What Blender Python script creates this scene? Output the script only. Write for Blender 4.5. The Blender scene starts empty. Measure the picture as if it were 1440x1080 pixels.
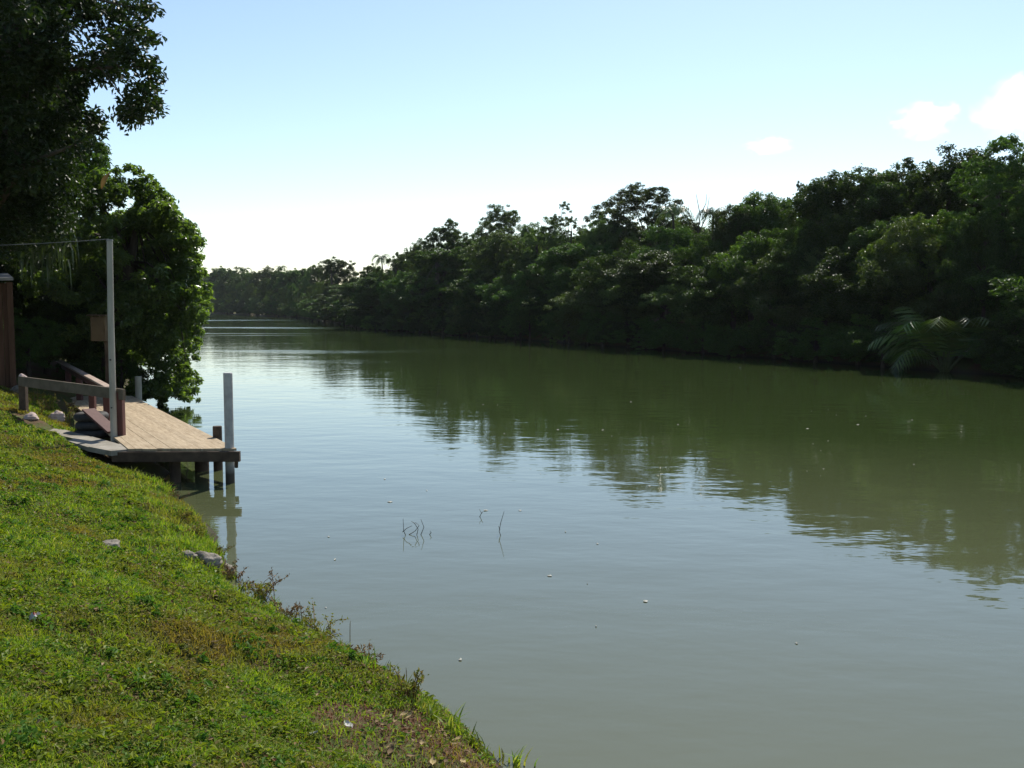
import bpy, math, random
import numpy as np
from mathutils import Vector, Matrix

R_ = math.radians
scene = bpy.context.scene
COL = scene.collection
rng = np.random.default_rng(7)
random.seed(7)

# ------------------------------------------------------------------ camera model
F = 1400.0            # focal length in photo pixels (photo 1440 x 1080)
HORIZON = 428.0
EYE = 3.0             # eye above the water
PITCH = math.atan((540 - HORIZON) / F)

cam_d = bpy.data.cameras.new('camera')
cam_d.sensor_width = 36.0
cam_d.lens = 36.0 * F / 1440.0
cam_d.clip_start = 0.05
cam_d.clip_end = 12000
cam = bpy.data.objects.new('camera', cam_d)
COL.objects.link(cam)
cam.location = (0, 0, EYE)
cam.rotation_euler = (R_(90) - PITCH, 0, 0)
scene.camera = cam

def ray(px, py):
    """direction (x, y=1, z) of a photo pixel in world space"""
    a, b = (px - 720) / F, -(py - 540) / F
    f = math.cos(PITCH) + b * math.sin(PITCH)
    z = -math.sin(PITCH) + b * math.cos(PITCH)
    return a / f, z / f

def at_depth(px, py, d):
    x, z = ray(px, py)
    return Vector((x * d, d, EYE + z * d))

# ------------------------------------------------------------------ terrain
LY = np.array([-200, -20, 0, 3, 6, 7.4, 8.7, 10.3, 12, 14.7, 16.5, 20, 24, 28, 40, 90, 221, 350, 450, 700, 3000.])
LX = np.array([90, 16, 3.5, 1.7, 0.0, -0.98, -1.98, -2.93, -3.62, -4.98, -5.70, -7.5, -9.6, -11.2, -15.5, -33, -78, -128, -235, -560, -3500.])
RY = np.array([-200, -20, 20, 33, 41, 45.6, 54.5, 68, 89, 123, 160, 221, 350, 400, 450, 700, 3000.])
RX = np.array([140, 60, 30, 24.5, 21.2, 19.2, 15.0, 8.9, -1.0, -17.4, -28, -46.5, -105, -135, -175, -480, -3300.])

def Lx(y): return np.interp(y, LY, LX)
def Rx(y): return np.interp(y, RY, RX)

def wob(x, y):
    return (np.sin(x*1.7+.3)*np.sin(y*1.3+1.1)*.05 + np.sin(x*4.1+y*2.7)*.022 + np.sin(x*2.3-y*5.3+2)*.018
            + np.sin(x*9.1+1.7*y)*np.sin(7.7*y-x)*.016 + np.sin(x*16.3-5*y)*np.sin(13.7*y+3*x)*.009 + np.sin(x*23+9*y)*np.sin(21*y-7*x+1)*.006)

PS = np.array([-60, -8, -2, -.4, 0, .12, .4, 1, 2, 3, 4.2, 8, 30, 300])
PZ = np.array([-3.0, -2.2, -1, -.25, 0, .16, .36, .62, .97, 1.24, 1.42, 1.7, 2.2, 4])

def ground_z(x, y):
    x = np.asarray(x, float); y = np.asarray(y, float)
    wl = np.sin(y*1.1)*.12 + np.sin(y*2.9+1)*.07 + np.sin(y*6.1)*.03
    sl = (Lx(y) - x + wl*np.clip((30-y)/10, 0, 1)) * .87
    sr = (x - Rx(y)) * .8
    m = np.interp(y, [8.5, 16, 24], [1, .66, .70])
    zl = np.where(sl > 0, np.interp(sl, PS, PZ) * m + wob(x, y) * np.clip(sl*1.5, 0, 1) * np.clip((60-y)/40, .2, 1), np.interp(sl, PS, PZ))
    zl = zl + np.clip((-x-9.5)*.10, 0, .6) * np.clip((y-14)/8, 0, 1) * (sl > 0)
    zr = np.interp(sr, PS, PZ)
    return np.where(sl > sr, zl, zr)

def gz(x, y): return float(ground_z(x, y))

def on_ground(px, py):
    x, z = ray(px, py)
    d = 2.5
    while d < 60:
        if EYE + z*d <= max(gz(x*d, d), 0.0):
            return Vector((x*d, d, max(gz(x*d, d), 0.0)))
        d += .02
    return Vector((x*d, d, 0))

def on_water(px, py):
    x, z = ray(px, py)
    d = -EYE / z
    return Vector((x*d, d, 0))

# ------------------------------------------------------------------ object helpers
def link(o, parent=None):
    COL.objects.link(o)
    if parent is not None: o.parent = parent
    return o

def tag(o, label=None, cat=None, group=None, kind=None):
    if label: o['label'] = label
    if cat: o['category'] = cat
    if group: o['group'] = group
    if kind: o['kind'] = kind
    return o

def empty(name, loc, label, cat, group=None, rz=0.0, scale=None):
    o = bpy.data.objects.new(name, None)
    o.empty_display_size = .2
    o.location = loc
    o.rotation_euler = (0, 0, rz)
    if scale is not None: o.scale = scale
    link(o)
    return tag(o, label, cat, group)

def np_mesh(name, V, quads=None, tris=None, mat=None, smooth=False):
    me = bpy.data.meshes.new(name)
    V = np.asarray(V, np.float32)
    me.vertices.add(len(V)); me.vertices.foreach_set('co', V.ravel())
    loops, tot = [], []
    if quads is not None and len(quads):
        loops.append(np.asarray(quads, np.int32).ravel()); tot.append(np.full(len(quads), 4, np.int32))
    if tris is not None and len(tris):
        loops.append(np.asarray(tris, np.int32).ravel()); tot.append(np.full(len(tris), 3, np.int32))
    lp = np.concatenate(loops); tt = np.concatenate(tot)
    st = np.concatenate([[0], np.cumsum(tt)[:-1]]).astype(np.int32)
    me.loops.add(len(lp)); me.loops.foreach_set('vertex_index', lp)
    me.polygons.add(len(tt)); me.polygons.foreach_set('loop_start', st); me.polygons.foreach_set('loop_total', tt)
    me.polygons.foreach_set('use_smooth', np.full(len(tt), bool(smooth)))
    me.update(calc_edges=True); me.validate()
    if mat: me.materials.append(mat)
    return me

def mobj(name, me, parent=None, loc=None):
    o = bpy.data.objects.new(name, me)
    if loc is not None: o.location = loc
    return link(o, parent)

class MB:
    """collects boxes, tubes and lumps, then links them as one mesh"""
    def __init__(s): s.V, s.Q, s.T, s.n = [], [], [], 0
    def add(s, V, Q=(), T=()):
        V = np.asarray(V, float)
        s.V.append(V)
        if len(Q): s.Q.append(np.asarray(Q)+s.n)
        if len(T): s.T.append(np.asarray(T)+s.n)
        s.n += len(V)
    def prism(s, quad, z0, z1):
        """quad: four (x, y); box between z0 and z1 (numbers or 4-lists)"""
        z0 = [z0]*4 if np.isscalar(z0) else z0; z1 = [z1]*4 if np.isscalar(z1) else z1
        V = [(p[0], p[1], z0[i]) for i, p in enumerate(quad)] + [(p[0], p[1], z1[i]) for i, p in enumerate(quad)]
        s.add(V, [(3,2,1,0), (4,5,6,7), (0,1,5,4), (1,2,6,5), (2,3,7,6), (3,0,4,7)])
    def bar(s, a, b, w, h, up=(0,0,1), bev=.006):
        """bar from a to b, w wide, h tall, with small chamfers"""
        a, b, up = Vector(a), Vector(b), Vector(up)
        d = (b-a).normalized(); sx = d.cross(up).normalized(); sz = sx.cross(d).normalized()
        w2, h2 = w/2, h/2
        bev = min(bev, w2*.6, h2*.6)
        prof = [(-w2+bev,-h2),(w2-bev,-h2),(w2,-h2+bev),(w2,h2-bev),(w2-bev,h2),(-w2+bev,h2),(-w2,h2-bev),(-w2,-h2+bev)]
        V = [a + sx*p + sz*q for p, q in prof] + [b + sx*p + sz*q for p, q in prof]
        Q = [(i, (i+1) % 8, 8+(i+1) % 8, 8+i) for i in range(8)]
        c = len(V); V += [a, b]
        T = [(c, (i+1) % 8, i) for i in range(8)] + [(c+1, 8+i, 8+(i+1) % 8) for i in range(8)]
        s.add([tuple(v) for v in V], Q, T)
    def tube(s, pts, rad, seg=8, jitter=0.0):
        pts = [Vector(p) for p in pts]
        rad = [rad]*len(pts) if np.isscalar(rad) else list(rad)
        V, Q, T = [], [], []
        t0 = (pts[1]-pts[0]).normalized()
        ref = Vector((1,0,0)) if abs(t0.x) < .8 else Vector((0,1,0))
        for i, p in enumerate(pts):
            t = (pts[min(i+1, len(pts)-1)] - pts[max(i-1, 0)]).normalized()
            u = (ref - t*ref.dot(t)).normalized(); w = t.cross(u); ref = u
            for k in range(seg):
                a = 2*math.pi*k/seg
                r = rad[i]*(1+jitter*(random.random()-.5))
                V.append(p + u*(math.cos(a)*r) + w*(math.sin(a)*r))
        for i in range(len(pts)-1):
            for k in range(seg):
                Q.append((i*seg+k, i*seg+(k+1) % seg, (i+1)*seg+(k+1) % seg, (i+1)*seg+k))
        c = len(V); V += [pts[0], pts[-1]]; e = (len(pts)-1)*seg
        T = [(c, (k+1) % seg, k) for k in range(seg)] + [(c+1, e+k, e+(k+1) % seg) for k in range(seg)]
        s.add([tuple(v) for v in V], Q, T)
    def torus(s, c, R, r, sz=1.0, n=28, m=10, rib=0.0):
        V, Q = [], []
        for i in range(n):
            a = 2*math.pi*i/n
            for j in range(m):
                b = 2*math.pi*j/m
                rr = r*(1+rib*((i % 2)*2-1)*(math.cos(b) > .2))
                V.append((c[0]+(R+rr*math.cos(b))*math.cos(a), c[1]+(R+rr*math.cos(b))*math.sin(a), c[2]+rr*math.sin(b)*sz))
        for i in range(n):
            for j in range(m):
                Q.append((i*m+j, ((i+1) % n)*m+j, ((i+1) % n)*m+(j+1) % m, i*m+(j+1) % m))
        s.add(V, Q)
    def build(s, name, mat, parent=None, smooth=False, loc=None):
        me = np_mesh(name, np.concatenate(s.V), np.concatenate(s.Q) if s.Q else None, np.concatenate(s.T) if s.T else None, mat, smooth)
        return mobj(name, me, parent, loc)

def children(o): return [c for c in COL.objects if c.parent is o]

def dup(root, kids, loc, rz, scale, label, group=None):
    r = root.copy(); COL.objects.link(r)
    r.location = loc; r.rotation_euler = (0, 0, rz); r.scale = scale
    r['label'] = label
    if group: r['group'] = group
    elif 'group' in r: del r['group']
    for k in kids:
        c = k.copy(); COL.objects.link(c); c.parent = r
    return r

# ------------------------------------------------------------------ materials
def new_mat(name):
    m = bpy.data.materials.new(name); m.use_nodes = True
    nt = m.node_tree
    for n in list(nt.nodes): nt.nodes.remove(n)
    out = nt.nodes.new('ShaderNodeOutputMaterial')
    return m, nt, out

def N(nt, t, **kw):
    n = nt.nodes.new(t)
    for k, v in kw.items():
        if k.startswith('i_'): n.inputs[k[2:].replace('_', ' ')].default_value = v
        else: setattr(n, k, v)
    return n

def ramp(nt, fac, stops, interp='LINEAR'):
    r = nt.nodes.new('ShaderNodeValToRGB')
    r.color_ramp.interpolation = interp
    el = r.color_ramp.elements
    while len(el) < len(stops): el.new(.5)
    for e, (p, c) in zip(el, stops):
        e.position = p; e.color = (*c, 1) if len(c) == 3 else c
    nt.links.new(fac, r.inputs[0])
    return r.outputs[0]

def noise(nt, vec, scale, detail=4, rough=.55, dist=0):
    n = N(nt, 'ShaderNodeTexNoise')
    n.inputs['Scale'].default_value = scale; n.inputs['Detail'].default_value = detail
    n.inputs['Roughness'].default_value = rough; n.inputs['Distortion'].default_value = dist
    if vec is not None: nt.links.new(vec, n.inputs['Vector'])
    return n.outputs['Fac']

def math_(nt, op, a, b=None, clamp=False):
    n = N(nt, 'ShaderNodeMath', operation=op, use_clamp=clamp)
    for i, v in enumerate((a, b)):
        if v is None: continue
        if isinstance(v, (int, float)): n.inputs[i].default_value = v
        else: nt.links.new(v, n.inputs[i])
    return n.outputs[0]

def mixc(nt, fac, a, b, mode='MIX'):
    n = N(nt, 'ShaderNodeMix', data_type='RGBA', blend_type=mode)
    if isinstance(fac, (int, float)): n.inputs[0].default_value = fac
    else: nt.links.new(fac, n.inputs[0])
    for i, v in ((6, a), (7, b)):
        if isinstance(v, tuple): n.inputs[i].default_value = (*v, 1)
        else: nt.links.new(v, n.inputs[i])
    return n.outputs[2]

def leaf_mat(name, cols, trans_col, trans=.3, rough=.42, spec=.5, island=True, posnoise=None):
    m, nt, out = new_mat(name)
    geo = N(nt, 'ShaderNodeNewGeometry'); oi = N(nt, 'ShaderNodeObjectInfo')
    c = ramp(nt, geo.outputs['Random Per Island'], [(i/(len(cols)-1), k) for i, k in enumerate(cols)])
    hsv = N(nt, 'ShaderNodeHueSaturation')
    nt.links.new(c, hsv.inputs['Color'])
    nt.links.new(math_(nt, 'ADD', math_(nt, 'MULTIPLY', oi.outputs['Random'], .03), .485), hsv.inputs['Hue'])
    nt.links.new(math_(nt, 'ADD', math_(nt, 'MULTIPLY', oi.outputs['Random'], 1.0), .60), hsv.inputs['Value'])
    c = hsv.outputs[0]
    if posnoise:
        sc, col, lo, hi = posnoise
        tc = N(nt, 'ShaderNodeTexCoord')
        f = ramp(nt, noise(nt, tc.outputs['Object'], sc, 3), [(lo, (0,0,0)), (hi, (1,1,1))])
        c = mixc(nt, f, c, col)
    p = N(nt, 'ShaderNodeBsdfPrincipled')
    nt.links.new(c, p.inputs['Base Color'])
    p.inputs['Roughness'].default_value = rough; p.inputs['Specular IOR Level'].default_value = spec
    t = N(nt, 'ShaderNodeBsdfTranslucent')
    tcn = mixc(nt, 1.0, c, trans_col, 'MULTIPLY')
    nt.links.new(tcn, t.inputs['Color'])
    mx = N(nt, 'ShaderNodeMixShader'); mx.inputs[0].default_value = trans
    nt.links.new(p.outputs[0], mx.inputs[1]); nt.links.new(t.outputs[0], mx.inputs[2])
    nt.links.new(mx.outputs[0], out.inputs['Surface'])
    return m

M = {}
M['leaf_far'] = leaf_mat('leaf_far', [(.028,.052,.012), (.042,.072,.016), (.060,.092,.022), (.036,.062,.018)], (1.6,1.9,.55), .34, .5, .30)
M['leaf_far_pale'] = leaf_mat('leaf_far_pale', [(.052,.076,.024), (.072,.098,.032), (.060,.082,.030)], (1.5,1.7,.6), .34, .5, .30)
M['leaf_near'] = leaf_mat('leaf_near', [(.045,.070,.020), (.070,.100,.028), (.095,.125,.036), (.058,.086,.028)], (2.0,2.3,.65), .46, .34, .6)
M['leaf_tall_shaded'] = leaf_mat('leaf_tall_shaded', [(.014,.028,.008), (.023,.042,.010), (.034,.056,.013)], (1.6,1.9,.5), .22, .5, .25)  # the tall tree's own leaf, darkened for the shade it stands in
M['leaf_lime'] = leaf_mat('leaf_lime', [(.060,.098,.015), (.085,.120,.020), (.050,.080,.018)], (1.7,1.9,.4), .36, .40, .4)
M['palm_leaf'] = leaf_mat('palm_leaf', [(.045,.068,.022), (.065,.088,.030)], (1.5,1.7,.5), .25, .35, .5)
M['clump_leaf'] = leaf_mat('clump_leaf', [(.050,.085,.020), (.075,.11,.026), (.095,.12,.035)], (1.5,1.7,.5), .3, .35, .5)
M['grass'] = leaf_mat('grass', [(.11,.185,.014), (.165,.235,.022), (.22,.26,.034), (.13,.195,.02), (.095,.165,.02), (.34,.29,.12)], (1.5,1.55,.5), .45, .5, .25,
                      posnoise=(.9, (.20,.155,.045), .47, .64))
M['weed'] = leaf_mat('weed', [(.10,.12,.02), (.15,.16,.035), (.16,.10,.04), (.13,.14,.03)], (1.4,1.5,.5), .35, .6, .15)
M['clover'] = leaf_mat('clover', [(.08,.145,.018), (.135,.20,.025), (.18,.21,.035), (.18,.13,.05)], (1.4,1.6,.5), .34, .65, .12, posnoise=(.9, (.19,.145,.045), .47, .64))
M['dead_leaf'] = leaf_mat('dead_leaf', [(.11,.050,.018), (.19,.105,.045), (.25,.175,.085), (.34,.26,.15), (.14,.055,.025)], (1,1,1), .12, .75, .1)
M['dry_frond'] = leaf_mat('dry_frond', [(.20,.14,.07), (.17,.11,.05)], (1.2,1.1,.8), .15, .6, .3)
M['twig_red'] = leaf_mat('twig_red', [(.17,.085,.040), (.23,.14,.06), (.19,.16,.06)], (1,1,1), .1, .7, .2)

def simple(name, col, col2, scale=8, rough=.8, bump=.0, bscale=40, spec=.3, stretch=None, island=0.0):
    m, nt, out = new_mat(name)
    tc = N(nt, 'ShaderNodeTexCoord'); v = tc.outputs['Object']
    if stretch:
        if len(stretch) > 3:
            m0 = N(nt, 'ShaderNodeMapping'); m0.inputs['Rotation'].default_value = (0, 0, stretch[3])
            nt.links.new(v, m0.inputs['Vector']); v = m0.outputs[0]
        mp = N(nt, 'ShaderNodeMapping'); mp.inputs['Scale'].default_value = stretch[:3]
        nt.links.new(v, mp.inputs['Vector']); v = mp.outputs[0]
    f = ramp(nt, noise(nt, v, scale, 6, .6), [(.32, (0,0,0)), (.68, (1,1,1))])
    c = mixc(nt, f, col, col2)
    if island:
        geo = N(nt, 'ShaderNodeNewGeometry')
        hs = N(nt, 'ShaderNodeHueSaturation'); nt.links.new(c, hs.inputs['Color'])
        nt.links.new(math_(nt, 'ADD', math_(nt, 'MULTIPLY', geo.outputs['Random Per Island'], island), 1-island/2), hs.inputs['Value'])
        c = hs.outputs[0]
    p = N(nt, 'ShaderNodeBsdfPrincipled'); nt.links.new(c, p.inputs['Base Color'])
    p.inputs['Roughness'].default_value = rough; p.inputs['Specular IOR Level'].default_value = spec
    if bump:
        b = N(nt, 'ShaderNodeBump'); b.inputs['Strength'].default_value = 1; b.inputs['Distance'].default_value = bump
        nt.links.new(noise(nt, v, bscale, 5, .6), b.inputs['Height']); nt.links.new(b.outputs[0], p.inputs['Normal'])
    nt.links.new(p.outputs[0], out.inputs['Surface'])
    return m

UROT = math.atan2(.4903, .8716)     # the dock runs along (-.49, .87)
M['clump_stalk'] = simple('clump_stalk', (.07,.085,.03), (.11,.12,.05), 5, .5)
M['bark'] = simple('bark', (.045,.035,.026), (.10,.085,.065), 6, .9, .02, 14, .2, (1,1,.25))
M['bark_pale'] = simple('bark_pale', (.20,.18,.14), (.34,.31,.26), 6, .9, .02, 14, .2, (1,1,.25))
M['deck'] = simple('deck', (.29,.215,.13), (.45,.355,.235), 3.0, .8, 0, 22, .2, (7,.8,1,-UROT), .14)
M['dark_wood'] = simple('dark_wood', (.045,.030,.020), (.10,.068,.045), 5, .85, .004, 30, .25)
M['maroon'] = simple('maroon', (.075,.026,.020), (.12,.048,.036), 5, .7, .003, 30, .35, (1,1,.3))
M['maroon_sunlit'] = simple('maroon_sunlit', (.30,.21,.16), (.42,.33,.27), 6, .75, .003, 30, .3)  # sunlight on the top board put into its paler colour
M['grey_wood'] = simple('grey_wood', (.085,.068,.045), (.15,.12,.085), 4, .85, .004, 30, .25, (1,1,1))
M['white_post'] = simple('white_post', (.26,.24,.19), (.38,.355,.29), 3, .6, .002, 40, .4, (3,3,.5))
M['concrete'] = simple('concrete', (.20,.18,.14), (.36,.325,.27), 3, .9, .006, 30, .2)
M['rock'] = simple('rock', (.11,.095,.07), (.31,.275,.23), 9, .9, .03, 12, .2)
M['rock_pink'] = simple('rock_pink', (.42,.30,.26), (.58,.48,.43), 7, .85, .01, 20, .2)
M['rubber'] = simple('rubber', (.018,.018,.018), (.05,.046,.042), 9, .75, .002, 60, .3)
M['box_wood'] = simple('box_wood', (.085,.055,.028), (.13,.088,.045), 5, .8, .003, 30, .25)
M['hut_wood'] = simple('hut_wood', (.065,.034,.02), (.12,.062,.036), 5, .85, .004, 25, .2, (2,2,.2), .3)
M['metal_roof'] = simple('metal_roof', (.20,.19,.17), (.32,.30,.28), 4, .6, .002, 30, .4)
M['wire'] = simple('wire', (.16,.16,.16), (.22,.22,.22), 5, .5)
M['paper'] = simple('paper', (.42,.40,.37), (.52,.50,.46), 12, .8)
M['red_print'] = simple('red_print', (.45,.05,.04), (.55,.09,.07), 12, .7)
M['foam_white'] = simple('foam_white', (.17,.17,.13), (.32,.32,.27), 30, .6)

# tall river pile: pale paint above, dark wet slimy foot (a real tide line)
def pile_mat():
    m, nt, out = new_mat('pile_paint')
    tc = N(nt, 'ShaderNodeTexCoord'); sep = N(nt, 'ShaderNodeSeparateXYZ'); nt.links.new(tc.outputs['Object'], sep.inputs[0])
    n = noise(nt, tc.outputs['Object'], 9, 4)
    h = math_(nt, 'ADD', sep.outputs['Z'], math_(nt, 'MULTIPLY', n, .12))
    f = ramp(nt, h, [(.20, (0,0,0)), (.42, (1,1,1))])
    pale = mixc(nt, ramp(nt, n, [(.35, (0,0,0)), (.65, (1,1,1))]), (.32,.30,.28), (.44,.42,.39))
    c = mixc(nt, f, (.045,.034,.024), pale)
    p = N(nt, 'ShaderNodeBsdfPrincipled'); nt.links.new(c, p.inputs['Base Color']); p.inputs['Roughness'].default_value = .6
    nt.links.new(p.outputs[0], out.inputs['Surface'])
    return m
M['pile'] = pile_mat()

# soil under the grass
def ground_mat():
    m, nt, out = new_mat('soil')
    tc = N(nt, 'ShaderNodeTexCoord'); v = tc.outputs['Object']
    a = noise(nt, v, 1.1, 5); b = noise(nt, v, 14, 6, .65); c_ = noise(nt, v, 90, 4, .7)
    green = mixc(nt, b, (.050,.070,.014), (.10,.115,.03))
    brown = mixc(nt, c_, (.060,.030,.017), (.17,.092,.052))
    f = ramp(nt, math_(nt, 'ADD', math_(nt, 'MULTIPLY', a, .6), math_(nt, 'MULTIPLY', b, .4)), [(.46, (0,0,0)), (.60, (1,1,1))])
    c = mixc(nt, f, green, brown)
    sep = N(nt, 'ShaderNodeSeparateXYZ'); nt.links.new(v, sep.inputs[0])
    wet = ramp(nt, math_(nt, 'ADD', sep.outputs['Z'], math_(nt, 'MULTIPLY', b, .15)), [(.10, (1,1,1)), (.28, (0,0,0))])
    c = mixc(nt, wet, c, (.045,.036,.022))
    p = N(nt, 'ShaderNodeBsdfPrincipled'); nt.links.new(c, p.inputs['Base Color']); p.inputs['Roughness'].default_value = .92
    p.inputs['Specular IOR Level'].default_value = .2
    bp = N(nt, 'ShaderNodeBump'); bp.inputs['Distance'].default_value = .02
    nt.links.new(math_(nt, 'ADD', b, c_), bp.inputs['Height']); nt.links.new(bp.outputs[0], p.inputs['Normal'])
    nt.links.new(p.outputs[0], out.inputs['Surface'])
    return m
M['soil'] = ground_mat()

def water_mat():
    m, nt, out = new_mat('river_water')
    tc = N(nt, 'ShaderNodeTexCoord'); v = tc.outputs['Object']
    def mapped(sx, sy, rot=0):
        mp = N(nt, 'ShaderNodeMapping'); mp.inputs['Scale'].default_value = (sx, sy, 1); mp.inputs['Rotation'].default_value = (0, 0, rot)
        nt.links.new(v, mp.inputs['Vector']); return mp.outputs[0]
    r1 = noise(nt, mapped(.9, 1.6, .3), 1.0, 3, .5)
    r2 = noise(nt, mapped(2.4, 4.2, .2), 1.0, 2, .5)
    r3 = noise(nt, mapped(.22, .35, .5), 1.0, 2, .5)
    # breezy streaks: long patches where the wind roughens the surface
    g = noise(nt, mapped(.016, .060, .50), 1.0, 3, .5)
    gust = ramp(nt, g, [(.53, (0,0,0)), (.66, (1,1,1))])
    sg = N(nt, 'ShaderNodeSeparateXYZ'); nt.links.new(v, sg.inputs[0])
    reach = N(nt, 'ShaderNodeMapRange'); reach.inputs[1].default_value = 52; reach.inputs[2].default_value = 75
    nt.links.new(math_(nt, 'ADD', sg.outputs['Y'], math_(nt, 'MULTIPLY', sg.outputs['X'], -.9)), reach.inputs[0])
    gust = math_(nt, 'MULTIPLY', gust, reach.outputs[0])
    h = math_(nt, 'ADD', math_(nt, 'MULTIPLY', r1, .007), math_(nt, 'MULTIPLY', r2, .0018))
    h = math_(nt, 'ADD', h, math_(nt, 'MULTIPLY', r3, .014))
    r4 = noise(nt, mapped(3.5, 6, .2), 1.0, 2, .5)
    h = math_(nt, 'ADD', h, math_(nt, 'MULTIPLY', math_(nt, 'MULTIPLY', r4, gust), .020))
    b = N(nt, 'ShaderNodeBump'); b.inputs['Strength'].default_value = 1; b.inputs['Distance'].default_value = 1.0
    nt.links.new(h, b.inputs['Height'])
    mud = mixc(nt, noise(nt, mapped(.05, .08), 1.0, 3), (.031,.049,.013), (.042,.060,.019))
    sp = N(nt, 'ShaderNodeSeparateXYZ'); nt.links.new(v, sp.inputs[0])
    # silty tint off the near bank, lightened to stand for reflected sky too
    silt_sky = N(nt, 'ShaderNodeMapRange'); silt_sky.inputs[1].default_value = 24; silt_sky.inputs[2].default_value = 5; silt_sky.clamp = True
    nt.links.new(math_(nt, 'ADD', sp.outputs['Y'], math_(nt, 'MULTIPLY', sp.outputs['X'], .25)), silt_sky.inputs[0])
    mud = mixc(nt, silt_sky.outputs[0], mud, (.108,.113,.062))
    p = N(nt, 'ShaderNodeBsdfPrincipled')
    nt.links.new(mud, p.inputs['Base Color'])
    p.inputs['IOR'].default_value = 1.42; p.inputs['Roughness'].default_value = .035
    nt.links.new(math_(nt, 'ADD', math_(nt, 'MULTIPLY', gust, .12), .035), p.inputs['Roughness'])
    nt.links.new(b.outputs[0], p.inputs['Normal'])
    nt.links.new(p.outputs[0], out.inputs['Surface'])
    return m
M['water'] = water_mat()

# ------------------------------------------------------------------ setting: ground, water
def axis(segs):
    out = []
    for a, b, st in segs:
        out += list(np.arange(a, b - st*.3, st))
    return np.array(out + [segs[-1][1]])

xs = axis([(-4000,-400,600), (-400,-60,17), (-60,-20,2), (-20,-13,.35), (-13,4.5,.075), (4.5,12,.5), (12,60,2), (60,400,17), (400,4000,600)])
ys = axis([(-600,-20,60), (-20,1.5,1.2), (1.5,26,.08), (26,60,1), (60,140,2), (140,480,6), (480,4000,320)])
X, Y = np.meshgrid(xs, ys)
Z = ground_z(X, Y)
nx, ny = len(xs), len(ys)
idx = np.arange(nx*ny).reshape(ny, nx)
Q = np.stack([idx[:-1,:-1], idx[:-1,1:], idx[1:,1:], idx[1:,:-1]], -1).reshape(-1, 4)
ground = mobj('ground', np_mesh('ground', np.stack([X, Y, Z], -1).reshape(-1, 3), Q, None, M['soil'], True))
tag(ground, 'grassy earth river banks falling to the water on both sides', None, None, 'structure')

wv = [(-4000,-600,0), (4000,-600,0), (4000,4000,0), (-4000,4000,0)]
water = mobj('river_water', np_mesh('river_water', wv, [(0,1,2,3)], None, M['water']))
tag(water, 'calm olive green river reflecting sky and trees', None, None, 'structure')

# ------------------------------------------------------------------ leaves
def unit(a): return a / np.maximum(np.linalg.norm(a, axis=1, keepdims=True), 1e-9)

def leaves(P, Nn, L, W, g, droop=.25):
    """one folded diamond per point"""
    n = len(P)
    r = unit(g.normal(size=(n, 3)))
    t = unit(np.cross(Nn, r)); s = np.cross(Nn, t)
    L = L * g.uniform(.65, 1.25, (n, 1)); W = W * g.uniform(.7, 1.2, (n, 1))
    a = P - t*L*.5
    b = P + s*W*.5 + Nn*W*.10
    c = P + t*L*.5 - Nn*L*droop
    d = P - s*W*.5 + Nn*W*.10
    V = np.stack([a, b, c, d], 1).reshape(-1, 3)
    return V, np.arange(4*n).reshape(-1, 4)

def clump_points(C, Rr, per, g, flat=.75, upbias=.25):
    """leaf points and normals for clumps with centres C and radii Rr"""
    Ps, Ns = [], []
    for c, r in zip(C, Rr):
        k = max(8, int(per * (r/np.mean(Rr))**2))
        d = unit(g.normal(size=(k, 3)) + np.array([0, 0, upbias]))
        rr = r * g.uniform(0, 1, (k, 1))**.45
        lump = 1 + .22*np.sin(d[:, :1]*5+c[0]*3)*np.sin(d[:, 1:2]*5+c[1]*3)
        P = c + d*rr*lump*np.array([1, 1, flat])
        Nn = unit(d*.55 + np.array([0, 0, .7]) + g.normal(size=(k, 3))*.45)
        Ps.append(P); Ns.append(Nn)
    return np.concatenate(Ps), np.concatenate(Ns)

def limb_mesh(trunk_pts, trunk_r, ends, g, name, mat, r_end=.03, seg=7):
    mb = MB()
    mb.tube(trunk_pts, trunk_r, 10, .12)
    tp = [Vector(p) for p in trunk_pts]
    for e in ends:
        e = Vector(e)
        k = min(len(tp)-1, max(1, int(len(tp)*g.uniform(.45, 1))))
        a = tp[k]
        mid = a.lerp(e, .5) + Vector((g.normal()*.06, g.normal()*.06, .12)) * (e-a).length
        r0 = trunk_r[k]*.38
        mb.tube([a, a.lerp(mid, .6), mid, mid.lerp(e, .55), e], [r0, r0*.8, r0*.6, r0*.4, min(r_end, r0*.3)], seg, .1)
    me = np_mesh(name, np.concatenate(mb.V), np.concatenate(mb.Q), np.concatenate(mb.T), mat, True)
    return me

def lobes_to_clumps(LC, LR, sub, g, flat=.8, rsub=(.20,.36), shell=(.62,1.0), low=-.35):
    """each lobe (a bough's dome of leaves) becomes small clumps over its upper shell"""
    C, Rr = [], []
    for c, r in zip(LC, LR):
        k = max(5, int(sub*g.uniform(.75, 1.25)))
        while k:
            d = g.normal(size=3); d /= np.linalg.norm(d)
            if d[2] < low + g.uniform(-.25, .1): continue
            q = g.uniform(*shell)
            C.append(np.array(c) + d*r*q*np.array([1, 1, flat])); Rr.append(r*g.uniform(*rsub)); k -= 1
    return np.array(C), np.array(Rr)

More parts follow.
